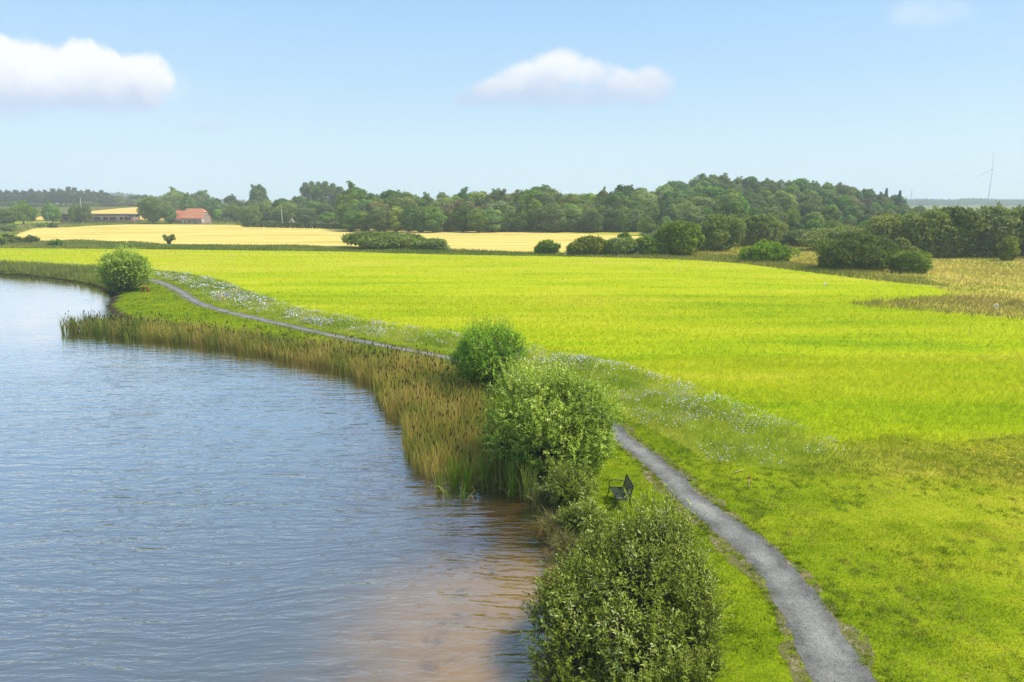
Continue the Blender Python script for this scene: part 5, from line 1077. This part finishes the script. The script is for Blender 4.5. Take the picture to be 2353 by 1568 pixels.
# flagpoles and lamp posts
def pole(name, px, base, top, d, lb, lamp=False, cat='flagpole', r=0.09):
    q = PD(px, base, d); T = PD(px, top, d); H = T.z - 0; root = empty(name, (q.x, d, 0), 0, lb, cat); b = MB(); b.tube([(0,0,-0.3),(0,0,H*0.5),(0,0,H)], [r,r*0.85,r*0.55], 7); b.build('pole', M['steel' if lamp else 'wpaint'], root)
    b = MB()
    if lamp: b.tube([(0,0,H - 0.05),(-0.5,0,H + 0.12),(-0.9,0,H + 0.14)], [0.05,0.09,0.05], 6); b.build('lamp_head', M['steel'], root)
    else: b.tube([(0,0,H),(0,0,H + 0.1),(0,0,H + 0.2)], [0.06,0.11,0.02], 7); b.build('finial', M['wpaint'], root)
pole('flagpole', 191, 512, 455, 334, 'tall white flagpole in front of the long brick building', r=0.13)
pole('flagpole', 649, 517, 473, 322, 'white flagpole in the garden behind the clipped hedge', r=0.12)
pole('lamp_post', 310, 514, 487, 325, 'grey street lamp between the brick building and the big round tree', True, 'lamp post', 0.1)
pole('lamp_post', 113, 522, 491, 318, 'grey street lamp in front of the bare trunk tree at left', True, 'lamp post', 0.1)

# ------------------------------------------------------------------ far country
def ridge(name, pts, d, depth, mat, label, kind='structure'):
    b = MB(); rows = []
    pxs = np.linspace(pts[0][0], pts[-1][0], 90); tops = np.interp(pxs, [a for a, _ in pts], [c for _, c in pts])
    V_ = []
    for j, (fr, k) in enumerate(((0, 0.0), (0.35, 0.75), (0.6, 1.0), (1.0, 0.9), (2.0, 0.0))):
        for px, tp in zip(pxs, tops):
            q = PD(px, tp, d + depth*fr); V_.append((q.x, q.y, max(-1, (q.z - 5)*k - (1 if k == 0 else 0))))
    n = len(pxs); F_ = [(j*n+i, j*n+i+1, (j+1)*n+i+1, (j+1)*n+i) for j in range(4) for i in range(n-1)]
    b.add(V_, F_); o = b.build(name, mat, smooth=True); return tag(o, label, 'hill', kind=kind), np.array(V_).reshape(5, n, 3)
hm, hnt, hout = newmat('far_hill'); principled(hnt, hout, ramp(hnt, noise(hnt, worldpos(hnt), 0.01, 4), [(0.06,0.09,0.04),(0.16,0.16,0.07)], [0.35,0.65]), 1.0, 0.0)
M['farwood'] = leaf_mat('far_wood_leaf', [(0.03,0.055,0.025),(0.06,0.095,0.04),(0.10,0.14,0.06)], None, 0.15, 0)
def wood_on(name, G, n, hh, label, sz, i0=1):
    mb = MB(); k = G.shape[1]
    for _ in range(n):
        t = random.random()*(k - 1.01); i = int(t); f = t - i; j = random.random()*1.6 + i0; jj = int(j); g = j - jj
        p = (G[jj,i]*(1-f) + G[jj,i+1]*f)*(1-g) + (G[jj+1,i]*(1-f) + G[jj+1,i+1]*f)*g
        m = 42; d = rdir(m); c = p + np.array([0, 0, hh*0.55]); q_ = c + d*np.array([hh*0.5, hh*0.5, hh*0.6])*random.uniform(0.7, 1.25)*rng.uniform(0.7, 1, m)[:, None]
        nr = unit(d + rng.normal(0, 0.5, (m, 3))); t_ = unit(np.cross(nr, rdir(m))); leaves(mb, q_ - t_*sz/2, t_, nr, sz, sz*0.8, np.clip(rng.normal(0.5, 0.2, m), 0, 1))
    return tag(mb.build(name, M['farwood']), label, 'wood', kind='stuff')
o, G = ridge('hills', [(1900,478),(2060,464),(2120,461),(2190,463),(2240,459),(2300,462),(2353,463),(2500,460)], 1500, 260, hm, 'hazy low hills on the right horizon')
wood_on('far_woods', G, 620, 9, 'hazy woods covering the low hills on the right horizon', 3.2, 0)
o, G = ridge('hills', [(-150,440),(20,442),(120,447),(220,441),(270,443),(310,448),(345,452),(380,458),(460,462),(560,462)], 1450, 240, hm, 'hazy low hills on the left horizon')
wood_on('far_woods', G, 520, 8, 'hazy woods covering the low hills on the left horizon', 3.2, 0)
o, G = ridge('hills', [(450,464),(700,462),(870,458),(1000,460),(1300,461),(1600,464),(1900,466)], 2100, 320, hm, 'faint blue hills behind the woods')
# wind turbine
M['turb'] = plain('turbine_white', (0.80,0.84,0.92), 0.5, 0.3, 0.03, 1)
dT = 1750; qT = PD(2281, 388, dT); root = empty('wind_turbine', (qT.x, dT, 0), R(-30), 'pale three bladed wind turbine fading into the haze at right', 'wind turbine')
b = MB(); b.tube([(0,0,-2),(0,0,qT.z*0.5),(0,0,qT.z - 1.5)], [2.0,1.6,1.1], 14); b.build('tower', M['turb'], root)
b = MB(); b.box((0,3.0,qT.z), (3.2,9,3.2)); b.tube([(0,-1.4,qT.z),(0,-3.2,qT.z),(0,-4.4,qT.z)], [1.7,1.6,0.5], 12); b.box((0,6,qT.z + 2.2), (1.0,1.0,1.4)); b.build('nacelle', M['turb'], root)
for k in range(3):
    a = R(90 + 3) + k*2*math.pi/3; b = MB(); u_ = np.array([math.cos(a), 0, math.sin(a)]); v_ = np.array([-math.sin(a), 0, math.cos(a)]); hub = np.array([0, -3.0, qT.z])
    prof = [(1.2,0.8,0.7),(4,1.2,0.6),(9,1.35,0.4),(22,0.95,0.25),(36,0.6,0.15),(46,0.2,0.05)]; V_ = []
    for rr, cw, th in prof: c = hub + u_*rr; V_ += [c - v_*cw*0.6, c + np.array([0,-th,0]), c + v_*cw, c + np.array([0,th,0])]
    b.add(V_, [(i*4+j, i*4+(j+1) % 4, i*4+4+(j+1) % 4, i*4+4+j) for i in range(len(prof)-1) for j in range(4)]); b.build('blade', M['turb'], root)
qM = PD(2096, 434, 1000); b = MB(); b.tube([(0,0,-1),(0,0,qM.z*0.6),(0,0,qM.z)], [0.5,0.35,0.2], 6); tag(b.build('mast', M['steel'], loc=(qM.x, 1000, 0)), 'thin grey mast on the horizon between the spruce and the turbine', 'mast')

# ------------------------------------------------------------------ drop templates that were never placed
for kind, lst in PROTO.items():
    for i, (r_, *_x) in enumerate(lst):
        if (kind, i) not in used_proto:
            for ch in list(r_.children): bpy.data.objects.remove(ch)
            bpy.data.objects.remove(r_)
# ------------------------------------------------------------------ haze
b = MB(); b.box((0, 1880, 66), (7400, 4200, 160))
hz, hznt, hzout = newmat('haze'); pv = hznt.nodes.new('ShaderNodeVolumePrincipled')
pv.inputs['Color'].default_value = (0.86,0.94,1.0,1); pv.inputs['Density'].default_value = 0.00036; pv.inputs['Anisotropy'].default_value = 0.0
lnk(hznt, pv.outputs[0], hzout.inputs['Volume'])
tag(b.build('haze', hz), 'thin pale summer haze fading the far trees and hills', 'haze', kind='stuff')
